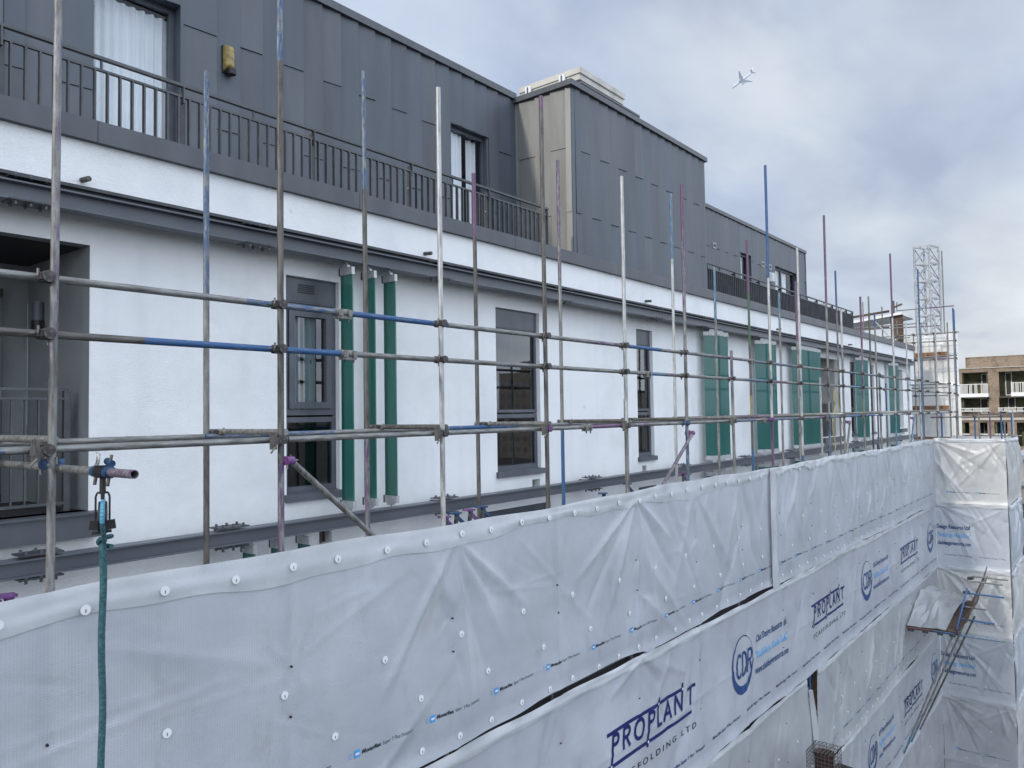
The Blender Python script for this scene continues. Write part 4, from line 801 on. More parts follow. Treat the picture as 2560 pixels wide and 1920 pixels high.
# strip 3
def gap3(u, v): return (u > 14.86+(-v-5.05)*.36) & (u < 15.36+.05*(-v-5.05)) & (v > -6.45)
f4 = rnd_folds(9, 15, -7, -5.1, 8, 41, .014, .07)
s3_ = Sheet(SH0, UX, NY, -2, 15.2, -7.02, -5.08, f4, ties_for(-5.55, -6.2, 8, 14.6), 44, 1.6, PX); A = sheet_thing('plain white sheeting strip third from the top, left of the dark split', 10, -7); s3_.build('sheet', MT['sheet_c'], A, .05, .04, hole=lambda u, v: (u > 14.80+(-v-5.05)*.30)); s3_.band('hem', MT['hem'], A, -5.17, -5.055, lift=.008, roll=.012, u1=14.8, seed=9); tie_dots(s3_, A)
s3_.discs(A, [(-6.03, 9.5, .935, 14.6), (-6.48, 10, .935, 14.6), (-6.93, 9.3, .47, 15)])
fl = MB(); n = 26
for i in range(n):   # loose flap hanging beside the split
    z0 = -5.28-1.66*i/n; z1 = -5.28-1.66*(i+1)/n; a = 14.84+.36*(i/n)**1.1; b = 14.84+.36*((i+1)/n)**1.1; wa = .05+.17*math.sin(math.pi*min(1, i/n*1.02)); wb = .05+.17*math.sin(math.pi*min(1, (i+1)/n*1.02))
    fl.add([(a,4.87,z0), (b,4.87,z1), (b+wb*.5,4.80,z1), (a+wa*.5,4.80,z0)], [(0,1,2,3)], 0, True); fl.add([(a+wa*.5,4.80,z0), (b+wb*.5,4.80,z1), (b+wb,4.86,z1), (a+wa,4.86,z0)], [(0,1,2,3)], 0, True)
fl.build('loose_flap', MT['hem'], A)
f5 = [(15.6,-5.3,16.3,-6.9,.10,.04), (16.9,-5.2,16.5,-6.1,.07,.04), (16.5,-6.15,16.0,-6.9,.07,.035), (16.5,-6.1,16.9,-6.9,.07,-.03), (15.9,-5.2,16.6,-5.9,.07,-.035), (15.5,-5.9,15.9,-6.9,.06,.03)]+rnd_folds(16.8, 27.4, -7, -5.1, 22, 52, .024, .07)
s3b = Sheet(SH0, UX, NY, 15.42, 27.56, -7.03, -5.08, f5, ties_for(-5.5, -6.2, 15.6, 27.3), 47, 1.6, PX); A = sheet_thing('crumpled plain sheeting strip third from the top, between the dark split and the loading platform', 20, -7); s3b.build('sheet', MT['sheet_c'], A, .05, .04); s3b.band('hem', MT['hem'], A, -5.18, -5.055, lift=.008, roll=.014, seed=12); tie_dots(s3b, A)
s3b.discs(A, [(-6.03, 17, .935, 27.3), (-6.48, 16.4, .935, 27.3), (-6.93, 16.0, .47, 27.3)]); smallprint(s3b, A, [16.1+.9*i for i in range(12)], -6.70)
# strip 4, printed
s4 = Sheet(SH0, UX, NY, 6, 27.56, -9.03, -7.06, rnd_folds(15, 27, -9, -7.1, 18, 61, .02, .07), ties_for(-7.55, -8.2, 12, 27.3, .018), 63, 1.4, PX); A = sheet_thing('printed white sheeting strip with ring logo at the bottom of the photo, beside the chimney', 21, -9); s4.build('sheet', MT['sheet_d'], A, .06, .05); s4.band('hem', MT['hem'], A, -7.19, -7.045, lift=.01, roll=.018, seed=17); tie_dots(s4, A)
proplant(s4, A, 22.5, -8.19, 1.); cdr(s4, A, 18.86, -8.05); cdr(s4, A, 26.1, -8.0, 1., False); proplant(s4, A, 15.0, -8.19, 1.); dashprint(s4, A, [17.2+1.32*i for i in range(7)], -8.80)
s5 = Sheet(SH0, UX, NY, 12, 27.56, -11.03, -9.06, rnd_folds(20, 27, -11, -9.1, 14, 71, .03, .08), ties_for(-9.5, -10.2, 18, 27.3), 73, 1.6, PX); A = sheet_thing('plain creased sheeting strip lowest on the long run, left of the inner corner', 24, -11); s5.build('sheet', MT['sheet_e'], A, .06, .05); s5.band('hem', MT['hem'], A, -9.2, -9.045, lift=.01, roll=.018, seed=18); s5.discs(A, [(-10.03, 20, .935, 27.3), (-10.93, 20, .47, 27.4)])
lw = MB(); lw.quad((-2,4.9,GZ), (27.56,4.9,GZ), (27.56,4.9,-11.04), (-2,4.9,-11.04)); lw.quad((-2,4.93,-11.04), (12,4.93,-11.04), (12,4.93,-9), (-2,4.93,-9)); lw.quad((-2,4.935,-9.0), (6,4.935,-9), (6,4.935,-7.02), (-2,4.935,-7.02)); tag(lw.build('sheeting', MT['sheet_e'], None, (10,4.9,-13)), 'foot of the white sheeting reaching down to the ground', 'sheeting')
# return face at the far corner, facing the camera
RX = 27.56
def retsheet(v0, v1, seed, label, mat, am=.03, amp=2., cdrtext=False, warm=False, disc=True):
    fo = rnd_folds(.1, 1.9, v0, v1, 9, seed, am, .06)+fan(.08, v1-.05, [(-20, 1.2), (-35, 1.6), (-50, 1.5), (-65, 1.5), (-80, 1.5)], .05, am)+fan(1.85, v1-.1, [(-105, 1.2), (-125, 1.3), (-150, 1.2)], .05, am)
    s = Sheet((RX,4.88,0), (0,-1,0), (-1,0,0), 0, 1.95, v0, v1, fo, [(.95, v0+.3, .03, .08), (1.85, v1-.5, .04, .1)], seed, amp); s.ke = 1.2
    A = thing('sheeting', label, 'sheeting', (RX, 3.9, v0), 'white sheeting strips on the scaffold'); s.build('sheet', mat, A, .03, .03); s.band('hem', MT['hem'], A, v1-.11, v1+.015, lift=.012, roll=.03, wav=.02, du=.03, seed=seed)
    if disc: s.discs(A, [(v0+1.08, .45, .85, 1.8), (v0+.14, .15, .42, 1.8)])
    if cdrtext:
        for body, z in (('Design Resource Ltd', .20), ('"Buildings MadeSafe"', -.06), ('claddesignresource.com', -.31)):
            bm = text_bm(body, .17, .0 if z > 0 else .02, (v0+v1)/2+z, off=.005, maxw=.92); finish_print(bm, s, MT['skyblue' if -.1 < z < 0 else 'cdrblue'], A, 'lettering', .008)
        bm = text_bm('Monarflex Super T Plus - Firesmart', .06, .2, v0+.35, maxw=.75); bm = text_bm('Monarflex Super T Plus', .06, 1.15, v0+.35, maxw=.7, bm=bm); finish_print(bm, s, MT['navy'], A, 'lettering', .008)
    else: smallprint(s, A, [.25, 1.05], v0+.35)
    return A
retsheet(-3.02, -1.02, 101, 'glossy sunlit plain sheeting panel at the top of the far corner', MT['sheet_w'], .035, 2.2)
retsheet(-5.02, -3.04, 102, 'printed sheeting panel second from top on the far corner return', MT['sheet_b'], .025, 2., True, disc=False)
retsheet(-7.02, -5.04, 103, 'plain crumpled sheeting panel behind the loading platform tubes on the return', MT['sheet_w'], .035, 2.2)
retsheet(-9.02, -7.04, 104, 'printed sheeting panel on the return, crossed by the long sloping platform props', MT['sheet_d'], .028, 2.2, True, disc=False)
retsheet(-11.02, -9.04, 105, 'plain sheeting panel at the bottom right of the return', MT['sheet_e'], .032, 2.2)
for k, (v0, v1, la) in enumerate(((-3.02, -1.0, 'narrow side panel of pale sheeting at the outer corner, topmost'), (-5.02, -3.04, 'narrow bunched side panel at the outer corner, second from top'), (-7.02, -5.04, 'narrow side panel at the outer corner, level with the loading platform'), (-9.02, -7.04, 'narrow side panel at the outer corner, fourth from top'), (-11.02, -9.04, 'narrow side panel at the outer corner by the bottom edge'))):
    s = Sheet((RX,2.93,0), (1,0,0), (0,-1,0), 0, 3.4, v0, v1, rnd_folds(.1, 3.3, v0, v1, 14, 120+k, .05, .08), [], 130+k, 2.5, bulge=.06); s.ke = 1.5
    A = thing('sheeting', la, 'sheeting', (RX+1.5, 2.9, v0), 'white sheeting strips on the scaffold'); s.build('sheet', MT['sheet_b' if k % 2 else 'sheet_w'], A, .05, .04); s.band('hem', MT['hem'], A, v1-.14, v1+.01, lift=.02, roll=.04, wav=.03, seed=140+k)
bk = MB(); bk.quad((31.0,2.95,GZ), (31.0,2.95,-1.0), (31.0,4.9,-1.0), (31.0,4.9,GZ)); bk.quad((27.56,2.93,GZ), (31,2.93,GZ), (31,2.93,-11), (27.56,2.93,-11)); bk.quad((27.56,4.88,GZ), (27.56,4.88,-11.03), (27.56,2.93,-11.03), (27.56,2.93,GZ)); tag(bk.build('sheeting', MT['sheet_e'], None, (30,3.9,-13)), 'rear and foot of the sheeting round the far corner', 'sheeting')
# white sheet seen behind the corner handrail
q = MB(); q.box(27.62,31,2.99,4.6,-1.16,-1.12); q.build('boards', MT['board'], S2)

# ------------------------------------------------------------------ fittings stored on the ledger just behind the sheet top
def fitting(x, z, key, la, flip=1, y=5.12):
    o = MB(); o.tube((x-.02,y,z-.14), (x+.01,y,z+.02), .022, 1, 10); o.tube((x+.01,y,z+.02), (x+.014,y,z+.045), .026, 0, 12); o.hexa([(x-.075,y-.035,z+.04),(x+.045,y-.035,z+.036),(x+.045,y+.035,z+.036),(x-.075,y+.035,z+.04),(x-.07,y-.035,z+.06),(x+.045,y-.035,z+.052),(x+.045,y+.035,z+.052),(x-.07,y+.035,z+.06)], 0)
    o.bar((x+.01,y,z+.01), (x+.13*flip,y-.01,z-.09), .03, .028, 0); o.tube((x-.0,y-.0,z), (x-.055,y-.04,z), .011, 1, 8)
    tag(o.build('clamp', [MT['coup_'+key], MT['beam_dk']], None, (x, y, z-.14)), la, 'scaffold clamp', 'loose scaffold clamps along the top of the sheeting')
fitting(5.32, -1.02, 'purple', 'purple topped scaffold clamp poking above the sheet, leftmost of the four in the middle'); fitting(5.47, -1.0, 'blue', 'blue scaffold clamp poking above the sheet between two purple ones'); fitting(5.67, -.99, 'purple', 'purple scaffold clamp directly beside a dark upright above the sheet'); fitting(5.86, -.98, 'blue', 'blue scaffold clamp with sloping arm, rightmost of the four in the middle')
fitting(1.60, -1.03, 'purple', 'purple clamp at the left edge of the photo above the sheet hem', 1, 4.98); fitting(1.52, -1.05, 'purple', 'purple clamp cut by the left photo border', 1, 4.98)
fitting(8.15, -1.05, 'blue', 'blue clamp against the dark upright where the sheet rises'); fitting(8.75, -.98, 'blue', 'single blue clamp on the sheet edge left of a bright upright'); fitting(10.35, -.95, 'purple', 'purple clamp at the foot of the sloping purple brace')
fitting(17.4, -.96, 'blue', 'blue clamp in front of the low green fins in the distance'); fitting(19.3, -.98, 'blue', 'distant blue clamp on the sheet edge right of the yellow rope'); fitting(21.6, -.98, 'blue', 'farthest blue clamp on the sheet edge near the far corner')

# ------------------------------------------------------------------ gin wheel and ropes
W = thing('gin_wheel', 'black gin wheel pulley clamped under the cantilevered tube at the left', 'pulley', (1.875, 4.41, -.7))
q = MB(); y0 = 4.41; x0 = 1.875
q.tube((x0,y0,-.31), (x0,y0,-.405), .016, 0, 10); q.box(x0-.03,x0+.03,y0-.035,y0+.035,-.315,-.25); q.tube((x0,y0-.05,-.285), (x0,y0+.05,-.285), .036, 0, 14)
q.build('swivel', MT['black'], W)
c0 = Vector((x0, y0, 0)); dv = Vector((math.sin(R(64)), -math.cos(R(64)), 0)); dn = Vector((math.cos(R(64)), math.sin(R(64)), 0))
q = MB(); P_ = lambda s_, z_, d_=0: c0+dv*s_+Vector((0,0,z_))+dn*d_
q.path([P_(-.034,-.555), P_(-.034,-.42), P_(-.026,-.398), P_(.026,-.398), P_(.034,-.42), P_(.034,-.555)], .0058, 0, 8)
q.tube(P_(0,-.40), P_(0,-.435), .011, 0, 8); q.bar(P_(-.042,-.60), P_(-.036,-.55), .018, .05); q.bar(P_(.042,-.60), P_(.036,-.55), .018, .05); q.tube(P_(-.052,-.618), P_(.045,-.61), .008, 0, 8); q.build('yoke', MT['black'], W)
q = MB(); q.tube(P_(-.019,-.535), P_(-.008,-.535), .088, 0, 24); q.tube(P_(-.008,-.535), P_(.010,-.535), .076, 0, 24); q.tube(P_(.010,-.535), P_(.021,-.535), .088, 0, 24); q.build('wheel', MT['black'], W)
q = MB(); q.tube((x0,y0+.10,-.285), (x0,y0+.04,-.285), .033, 0, 12); q.tube((x0,y0-.04,-.285), (x0,y0-.10,-.285), .033, 0, 12)
for dy in (-.08, .08): q.tube((x0-.01,y0+dy,-.36), (x0,y0+dy,-.30), .01, 1, 8); q.tube((x0,y0+dy,-.26), (x0+.012,y0+dy,-.19), .009, 1, 8)
for k in range(9):
    a = R(100+k*22); q.tube((x0,y0+.08+.03*math.cos(a),-.215+.035*math.sin(a)), (x0,y0+.08+.03*math.cos(a+R(22)),-.215+.035*math.sin(a+R(22))), .007, 2, 6)
q.tube((x0+.01,y0-.09,-.24), (x0+.01,y0-.03,-.225), .02, 0, 10); q.build('coupler', [MT['coup_blue'], MT['coupler'], MT['alu']], W)
inst(CM[1], 'coupler', S, (1.86, 5.03, -.26), (0, 0, 1.2))
rp = MB(); rp.path([P_(.002+.001*math.sin(t), -.535+.090*math.cos(t), -.090*math.sin(t)) for t in np.arange(-.6, 1.9, .2)], .012, 1, 10)
rp.path([P_(.004, -.56, -.088), P_(.008,-.62,-.06), P_(.012,-.66,-.03)], .013, 0, 10)
pts = [P_(.008+.004*math.sin(z*9), -z) for z in np.arange(.64, 3.05, .04)]; pts2 = [p+dv*(-.006+(.012*math.sin((i-38)*.32) if i > 36 else 0)) for i, p in enumerate(pts)]
rp.path(pts2, .0185, 0, 12)
for k in range(14):
    a = k*.45; b = a+.45; rp.tube(P_(.012+.032*math.cos(a), -.64-.004*k+.012*math.sin(a), -.03*math.sin(a)), P_(.012+.032*math.cos(b), -.64-.004*(k+1)+.012*math.sin(b), -.03*math.sin(b)), .013, 0, 8)
tag(rp.build('rope', [MT['rope'], MT['rope_b']], None, (x0, y0, -3)), 'thick teal rope hanging straight down from the gin wheel', 'rope')
rp = MB(); pts = [(18.9+.12*math.sin(i*.5)*(i > 3)-.01*i, 5.4, .45-.085*i) for i in range(18)]; rp.path(pts, .012, 0, 6); pts = [(18.98+.03*i-.05*math.sin(i*.4), 5.35, .42-.085*i) for i in range(17)]; rp.path(pts, .010, 0, 6)
tag(rp.build('rope', MT['ropey'], None, (18.9, 5.4, -1)), 'slack yellow rope looped over the lower guardrail in front of the green fins', 'rope')

# ------------------------------------------------------------------ loading platform hanging on the sheeting near the corner
LP = thing('loading_platform', 'cantilevered loading platform draped with sheeting near the far corner, on long sloping props', 'loading platform', (23.5, 4.4, -6))
a = Vector((22.9, 4.86, -5.88)); b = Vector((22.9, 3.70, -5.86)); c_ = Vector((26.6, 3.70, -5.80)); d_ = Vector((26.6, 4.86, -5.82))
q = MB(); q.hexa([a+Vector((0,0,-.03)), b+Vector((0,0,-.03)), c_+Vector((0,0,-.03)), d_+Vector((0,0,-.03)), a, b, c_, d_]); q.build('deck', MT['ply'], LP)
q = MB(); q.hexa([b+Vector((0,-.02,-.03)), c_+Vector((0,-.02,-.03)), c_+Vector((0,.0,-.03)), b+Vector((0,0,-.03)), b+Vector((0,-.30,.34)), c_+Vector((0,-.30,1.05)), c_+Vector((0,-.28,1.07)), b+Vector((0,-.28,.34))]); q.build('side_board', MT['ply'], LP)
for t, k, dz in ((0,'r',-.06), (.5,'B',-.06)): ptube([(1, k)], a.lerp(b, t)+Vector((0,0,dz)), a.lerp(b, min(1, t+.55))+Vector((0,0,dz)), LP, 'bearer')
ptube([(.5,'r'),(1,'g')], (22.9,3.66,-5.86), (26.2,3.40,-4.98), LP, 'rail_tube'); ptube([(1,'B')], (22.95,3.68,-5.82), (24.4,3.62,-5.0), LP, 'rail_tube'); ptube([(1,'d')], (22.9,3.64,-5.90), (26.9,3.45,-5.1), LP, 'rail_tube')
for x, z, L_, k in ((22.95,-5.93,.95,'a'), (23.4,-5.62,.8,'B'), (23.9,-5.40,.55,'p'), (24.5,-5.15,.9,'B'), (25.2,-4.95,.8,'g'), (25.5,-4.86,.9,'g')): ptube([(1, k)], (x, 3.68-.02*(x-22.9), z), (x+.05, 3.68-L_, z-.02), LP, 'outrigger', True)
for x, y, xb, yb, k in ((23.0,3.75,22.1,4.86,'g'), (23.9,3.66,23.0,4.86,'g'), (25.1,3.56,24.0,4.84,'d')): ptube([(.85, k), (1, 'p' if k == 'd' else 'a')], (x, y, -5.9), (xb, yb, -9.0), LP, 'prop')
# drape over the platform
n = 44; vs = []; r_ = np.random.RandomState(5); DF = [(r_.rand(), r_.rand(), r_.rand(), r_.rand(), r_.uniform(.03, .09), r_.uniform(-.14, .16)) for _ in range(18)]
for j in range(n):
    for i in range(n):
        s_ = i/(n-1); t = j/(n-1); p = a.lerp(d_, t).lerp(b.lerp(c_, t), s_*.80)
        z = .05+.30*math.sin(math.pi*t)*(1-s_*.6)+.3*t*(1-s_)
        for fa, fb, fc, fd, fw_, fm in DF:
            du_, dv_ = fc-fa, fd-fb; tt = max(0, min(1, ((s_-fa)*du_+(t-fb)*dv_)/(du_*du_+dv_*dv_))); z += fm*math.exp(-(math.hypot(s_-fa-tt*du_, t-fb-tt*dv_)/fw_)**1.4)
        vs.append((p.x, p.y, p.z+z*(.25+.75*min(1, t*3))))
q = MB(); q.add(vs, [(j*n+i, j*n+i+1, (j+1)*n+i+1, (j+1)*n+i) for j in range(n-1) for i in range(n-1)], 0, True); q.build('drape', MT['sheet_e'], LP)
for t in (.1, .4, .7, .95): inst(CM[0], 'coupler', LP, a.lerp(b, t)+Vector((0,0,-.1)), (0,0,0))
for x, z in ((23.0,-5.9), (24.0,-5.45), (24.6,-5.15), (25.4,-4.9)): inst(CM[0], 'coupler', LP, (x, 3.66, z), (0,0,1), (1.3,)*3)

# ------------------------------------------------------------------ chimney of the house below
H = thing('house', 'neighbouring house whose sooty chimney with a caged clay pot rises at the bottom', 'house', (14, 1, GZ))
q = MB(); q.box(9, 19, -3.2, 4.4, GZ, -9.5); q.build('wall', MT['brick_dk'], H)
q = MB(); q.hexa([(8.8,-3.4,-9.5),(19.2,-3.4,-9.5),(19.2,4.45,-9.5),(8.8,4.45,-9.5),(8.8,.49,-8.6),(19.2,.49,-8.6),(19.2,.51,-8.6),(8.8,.51,-8.6)]); q.build('roof', MT['slate'], H)
q = MB(); q.hexa([(13.1,3.55,-9.5),(15.0,3.55,-9.5),(15.0,4.3,-9.5),(13.1,4.3,-9.5),(13.3,3.66,-6.17),(14.3,3.66,-6.29),(14.3,4.24,-6.29),(13.3,4.24,-6.17)]); 
for k in range(9): q.tube((13.36+k*.1,3.72+.01*(k%3),-6.19-.012*k), (13.4+k*.1,4.2,-6.17-.012*k), .05+.01*(k%2), 0, 6)
ch = q.build('chimney', MT['chim'], H)
q = MB(); n = 24; cx, cy = 13.40, 4.17; dz_ = -.17; prof = [(.235,-6.5),(.215,-6.2),(.165,-5.95),(.145,-5.72),(.155,-5.66),(.168,-5.60),(.160,-5.58),(.13,-5.58),(.12,-5.9)]; vs = [(cx+r_*math.cos(2*math.pi*i/n), cy+r_*math.sin(2*math.pi*i/n), z+dz_) for r_, z in prof for i in range(n)]
q.add(vs, [(j*n+i, j*n+(i+1) % n, (j+1)*n+(i+1) % n, (j+1)*n+i) for j in range(len(prof)-1) for i in range(n)], 0, True); q.add(vs, [[(len(prof)-1)*n+i for i in range(n)]], 1); q.build('chimney_pot', [MT['pot'], MT['black']], ch)
q = MB(); x0_, x1_, y0_, y1_, zb_, zt_ = cx-.24, cx+.26, cy-.20, cy+.22, -6.02, -5.70
for i in range(9):
    x = x0_+(x1_-x0_)*i/8; q.tube((x,y0_,zt_), (x,y1_,zt_), .004, 0, 4); q.tube((x,y0_,zb_), (x,y0_,zt_), .004, 0, 4); q.tube((x,y1_,zb_), (x,y1_,zt_), .004, 0, 4)
for i in range(8):
    y = y0_+(y1_-y0_)*i/7; q.tube((x0_,y,zt_), (x1_,y,zt_), .004, 0, 4); q.tube((x0_,y,zb_), (x0_,y,zt_), .004, 0, 4); q.tube((x1_,y,zb_), (x1_,y,zt_), .004, 0, 4)
for i in range(6):
    z = zb_+(zt_-zb_)*i/5
    for p, r_ in (((x0_,y0_),(x1_,y0_)), ((x1_,y0_),(x1_,y1_)), ((x1_,y1_),(x0_,y1_)), ((x0_,y1_),(x0_,y0_))): q.tube((*p, z), (*r_, z), .004, 0, 4)
q.build('wire_cage', MT['wire'], ch)

# ------------------------------------------------------------------ far end: wrapped scaffold, mast, shed
FS = thing('scaffold', 'distant wrapped scaffold tower at the end of the building, with timber toe boards', 'scaffold', (38, 6.6, GZ))
for y, zt, k in ((5.65,4.2,'g'), (5.95,3.1,'l'), (6.45,3.2,'g'), (6.95,3.6,'p'), (7.25,3.3,'g'), (7.9,3.9,'g'), (8.5,4.6,'d'), (9.3,4.9,'g')): ptube([(.8, k), (1, 'B' if y in (5.65,) else k)], (37.4, y, GZ if y < 7.4 else 2.5), (37.4, y, zt), FS, 'standard')
for z, y0, y1, k, dz in ((3.22,5.5,8.7,'g',.0), (2.86,5.65,7.9,'g',.03), (3.55,6.2,9.6,'p',.08), (3.72,6.8,10.5,'g',.0), (3.12,7.4,8.4,'g',0), (2.10,5.7,7.6,'P',0), (2.22,5.6,7.0,'b',0), (1.0,6.0,7.6,'d',0), (.52,6.0,7.6,'g',0), (4.36,5.65,7.95,'P',0), (.86,6.0,7.6,'g',0)): ptube([(.45, k), (1, 'g')], (37.45, y0, z), (37.45, y1, z+dz), FS, 'guardrail')
ptube([(1,'l')], (37.3,8.9,4.1), (37.3,8.2,3.2), FS, 'brace')
q = MB(); q.box(38.2,38.28,6.1,7.5,2.22,2.46); q.box(38.2,38.28,6.1,7.55,-.13,.08); q.box(38.2,38.28,6.1,7.55,-1.42,-1.30); q.build('toe_or_shade_board', MT['board'], FS)
for y in (5.65, 6.45, 7.25, 7.9):
    for z in (3.22, 2.86, 2.1, .52): inst(CM[0], 'coupler', FS, (37.4, y, z), (0,0,-1.57), (1.3,)*3)
def farsheet(y0, y1, v0, v1, seed, la, edge=0):
    s = Sheet((38.5,y0,0), (0,-1,0), (-1,0,0), 0, y0-y1, v0, v1, rnd_folds(.1, y0-y1, v0, v1, 8, seed, .06, .1), [], seed, 4.); s.ke = 1.5
    A = thing('sheeting', la, 'sheeting', (38.5, (y0+y1)/2, v0)); s.build('sheet', MT['sheet_w'], A, .05, .06); return A
MT['sheet_w2'] = m_sheet('sheet_far', (), (.86, .85, .82), False); MT['sheet_w'] = MT['sheet_w2']
farsheet(8.3, 5.72, .98, 3.24, 201, 'cream sheeting at the top of the distant scaffold tower'); farsheet(7.62, 6.02, -1.35, .97, 202, 'plain white sheeting on the middle of the distant scaffold tower'); farsheet(6.0, 5.68, -1.5, .95, 203, 'loose bunched sheeting hanging down the right edge of the distant tower')
q = MB(); q.box(38.65,39.3,5.95,7.6,GZ,3.1); q.build('core', MT['render'], FS)
SHD = thing('shed', 'makeshift roof shelter with dark plywood side and sloping sheeted roof above the far parapet', 'shed', (39, 8.8, 3))
q = MB(); q.box(38.5,38.6,7.88,8.4,2.5,4.3); q.build('side_panel', MT['ply'], SHD); q = MB(); q.hexa([(38.3,10.9,3.95),(38.3,7.9,4.28),(41,7.9,4.28),(41,10.9,3.95),(38.3,10.9,4.06),(38.3,7.9,4.38),(41,7.9,4.38),(41,10.9,4.06)]); q.build('roof', MT['white'], SHD)
q = MB(); q.hexa([(38.25,10.9,4.2),(38.25,8.4,4.42),(38.35,8.4,4.42),(38.35,10.9,4.2),(38.25,10.9,4.3),(38.25,8.4,4.52),(38.35,8.4,4.52),(38.35,10.9,4.3)]); q.box(38.2,38.25,8.4,10.5,3.66,3.76); q.build('roof_edge', MT['ply'], SHD)
q = MB(); q.tube((38.4,8.22,4.3), (38.4,8.22,4.95), .04, 0, 10); q.tube((38.4,8.2,4.65), (38.4,7.87,4.76), .05, 0, 10); 
for k in range(8):
    a_ = R(-80+k*20); q.tube((38.4,8.05+.05*math.cos(a_),4.68+.2*math.sin(a_)), (38.4,8.05+.05*math.cos(a_+.35),4.68+.2*math.sin(a_+.35)), .02, 0, 6)
tag(q.build('aerial', MT['galv_dk'], None, (38.4,8.2,4.3)), 'small grey aerial on a short post on the distant shelter roof', 'aerial')
# far roof clutter poles left of the shed
for y, z, k in ((11.3,5.1,'p'), (10.4,4.8,'g'), (10.2,4.4,'g')): ptube([(1, k)], (38, y, 2.5), (38, y, z), FS, 'standard')
MS = thing('lattice_mast', 'tall galvanised lattice hoist mast rising above the far sheeting', 'mast', (40.4, 7.0, 2))
co = [(40,7.60),(40,6.98),(40.75,6.70),(40.75,7.32)]
for x, y in co: q = MB(); q.tube((x,y,2.8), (x,y,7.6), .048, 0, 10); q.build('corner_tube', MT['mast'], MS)
q = MB(); q.tube((40.8,6.58,3.2), (40.8,6.58,7.4), .03, 0, 8); q.build('guide_tube', MT['galv'], MS)
for k in range(6):
    z = 3.5+.82*k; q = MB()
    for i in range(4):
        p, r_ = co[i], co[(i+1) % 4]; q.bar((*p, z), (*r_, z), .03, .08); 
        if k < 5: q.tube((*p, z+.06), (*r_, z+.76), .022, 0, 6); (q.tube((*r_, z+.06), (*p, z+.76), .022, 0, 6) if i % 2 else None)
    q.build('lattice_section', MT['mast'], MS)

# ------------------------------------------------------------------ brick flats in the distance
K = 1.4
BB = thing('brick_building', 'buff brick block of flats with recessed white balconies in the right distance', 'building', (80*K, 8*K, GZ)); bx = 80*K
ops = [(6.0,8.80,.85,3.1), (9.62,11.66,.85,3.12), (9.62,11.84,-.60,.84), (6.0,8.85,-.60,.84), (11.21,12.0,-2.7,-1.40), (9.80,10.44,-2.7,-1.40), (8.30,9.28,-2.7,-1.38), (5.4,7.61,-3.5,-1.42), (3.0,5.3,.85,3.1), (3,5.3,-.6,.84)]
w = MB(); X_ = []
def bq(y0, y1, z0, z1, m, x=bx, th=.3): w.box(x, x+th, y0*K, y1*K, z0*K, z1*K, m)
Ys = sorted(set([2, 12.4]+[o_[0] for o_ in ops]+[o_[1] for o_ in ops])); Zs = sorted(set([GZ/K, 3.45]+[o_[2] for o_ in ops]+[o_[3] for o_ in ops]))
for a_, b_ in zip(Ys, Ys[1:]):
    for c0_, d0_ in zip(Zs, Zs[1:]):
        cy, cz = (a_+b_)/2, (c0_+d0_)/2
        if any(o_[0] < cy < o_[1] and o_[2] < cz < o_[3] for o_ in ops): continue
        bq(a_, b_, c0_, d0_, 1 if -1.0 < cz < -.55 else 0)
bq(2, 11.45, 3.52, 4.52, 0, bx+1.2); w.build('wall', [MT['brick'], MT['brick_dk']], BB)
w = MB(); bq(2, 12.5, 3.451, 3.52, 0, bx-.15, 1.6); bq(2, 12.4, -1.2, -1.0, 0, bx-.05, .049); bq(2, 11.5, 4.521, 4.56, 0, bx+1.1, .6); w.build('coping', MT['conc'], BB)
w = MB(); bq(2, 12.2, -5, 3.4, 0, bx+2.6); bq(11.6, 11.7, -5, 3.4, 0, bx+.31, 2.2); 
for y in (9.62, 11.7, 5.35, 9.1): w.box(bx+.31, bx+2.6, y*K, y*K+.2, -6, 3.3*K, 0)
w.build('recess_wall', MT['green_tile'], BB)
w = MB()
for z in (3.2, .86, -.62): w.box(bx+.31, bx+2.59, 2*K, 12.2*K, (z-.1)*K, z*K, 0)
w.build('balcony_floor', MT['conc'], BB)
for y0_, y1_, z0_, z1_ in ((9.7,10.35,1.0,3.0), (8.0,8.5,1.0,3.05), (9.7,10.5,-.6,.75), (7.8,8.35,-.5,.8), (5.5,7.2,-3,-1.5), (8.4,8.9,-2.6,-1.5), (9.9,10.3,-2.6,-1.5)):
    w = MB(); w.box(bx+2.45, bx+2.58, y0_*K, y1_*K, z0_*K, z1_*K, 0); w.box(bx+2.42, bx+2.44, y0_*K+.08, y1_*K-.08, z0_*K+.1, z1_*K-.1, 1); w.build('window', [MT['white'], MT['black']], BB)
def wb(y0, y1, z0, z1, base=None):
    o = MB(); o.box(bx-.9 if base else bx-.06, bx-.84 if base else bx, y0*K, y1*K, (z1-.05)*K, z1*K)
    xx = bx-.9 if base else bx-.06
    y = y0*K
    zb = (base if base else z0)*K
    while y < y1*K:
        if random.random() < .78: o.box(xx, xx+.05, y, y+.055, zb, (z1-.05)*K)
        y += .115
    o.box(xx+.052, xx+.056, y0*K, y1*K, zb, zb+.02)
    if base: o.box(bx-.92, bx-.001, y0*K-.02, y1*K+.02, z0*K, base*K)
    else: o.box(xx-.01, xx+.07, y0*K, y1*K, z0*K-.06, z0*K-.001)
    o.build('balcony', MT['white'], BB)
wb(9.58, 11.84, .87, 2.05, 1.18); wb(4.6, 7.86, .87, 2.08, 1.2); wb(9.6, 11.85, -.38, -.10); wb(5.5, 8.95, -.40, -.10); wb(11.22, 12, -2.7, -2.42); wb(9.8, 10.44, -2.7, -2.42); wb(8.3, 9.28, -2.7, -2.42)
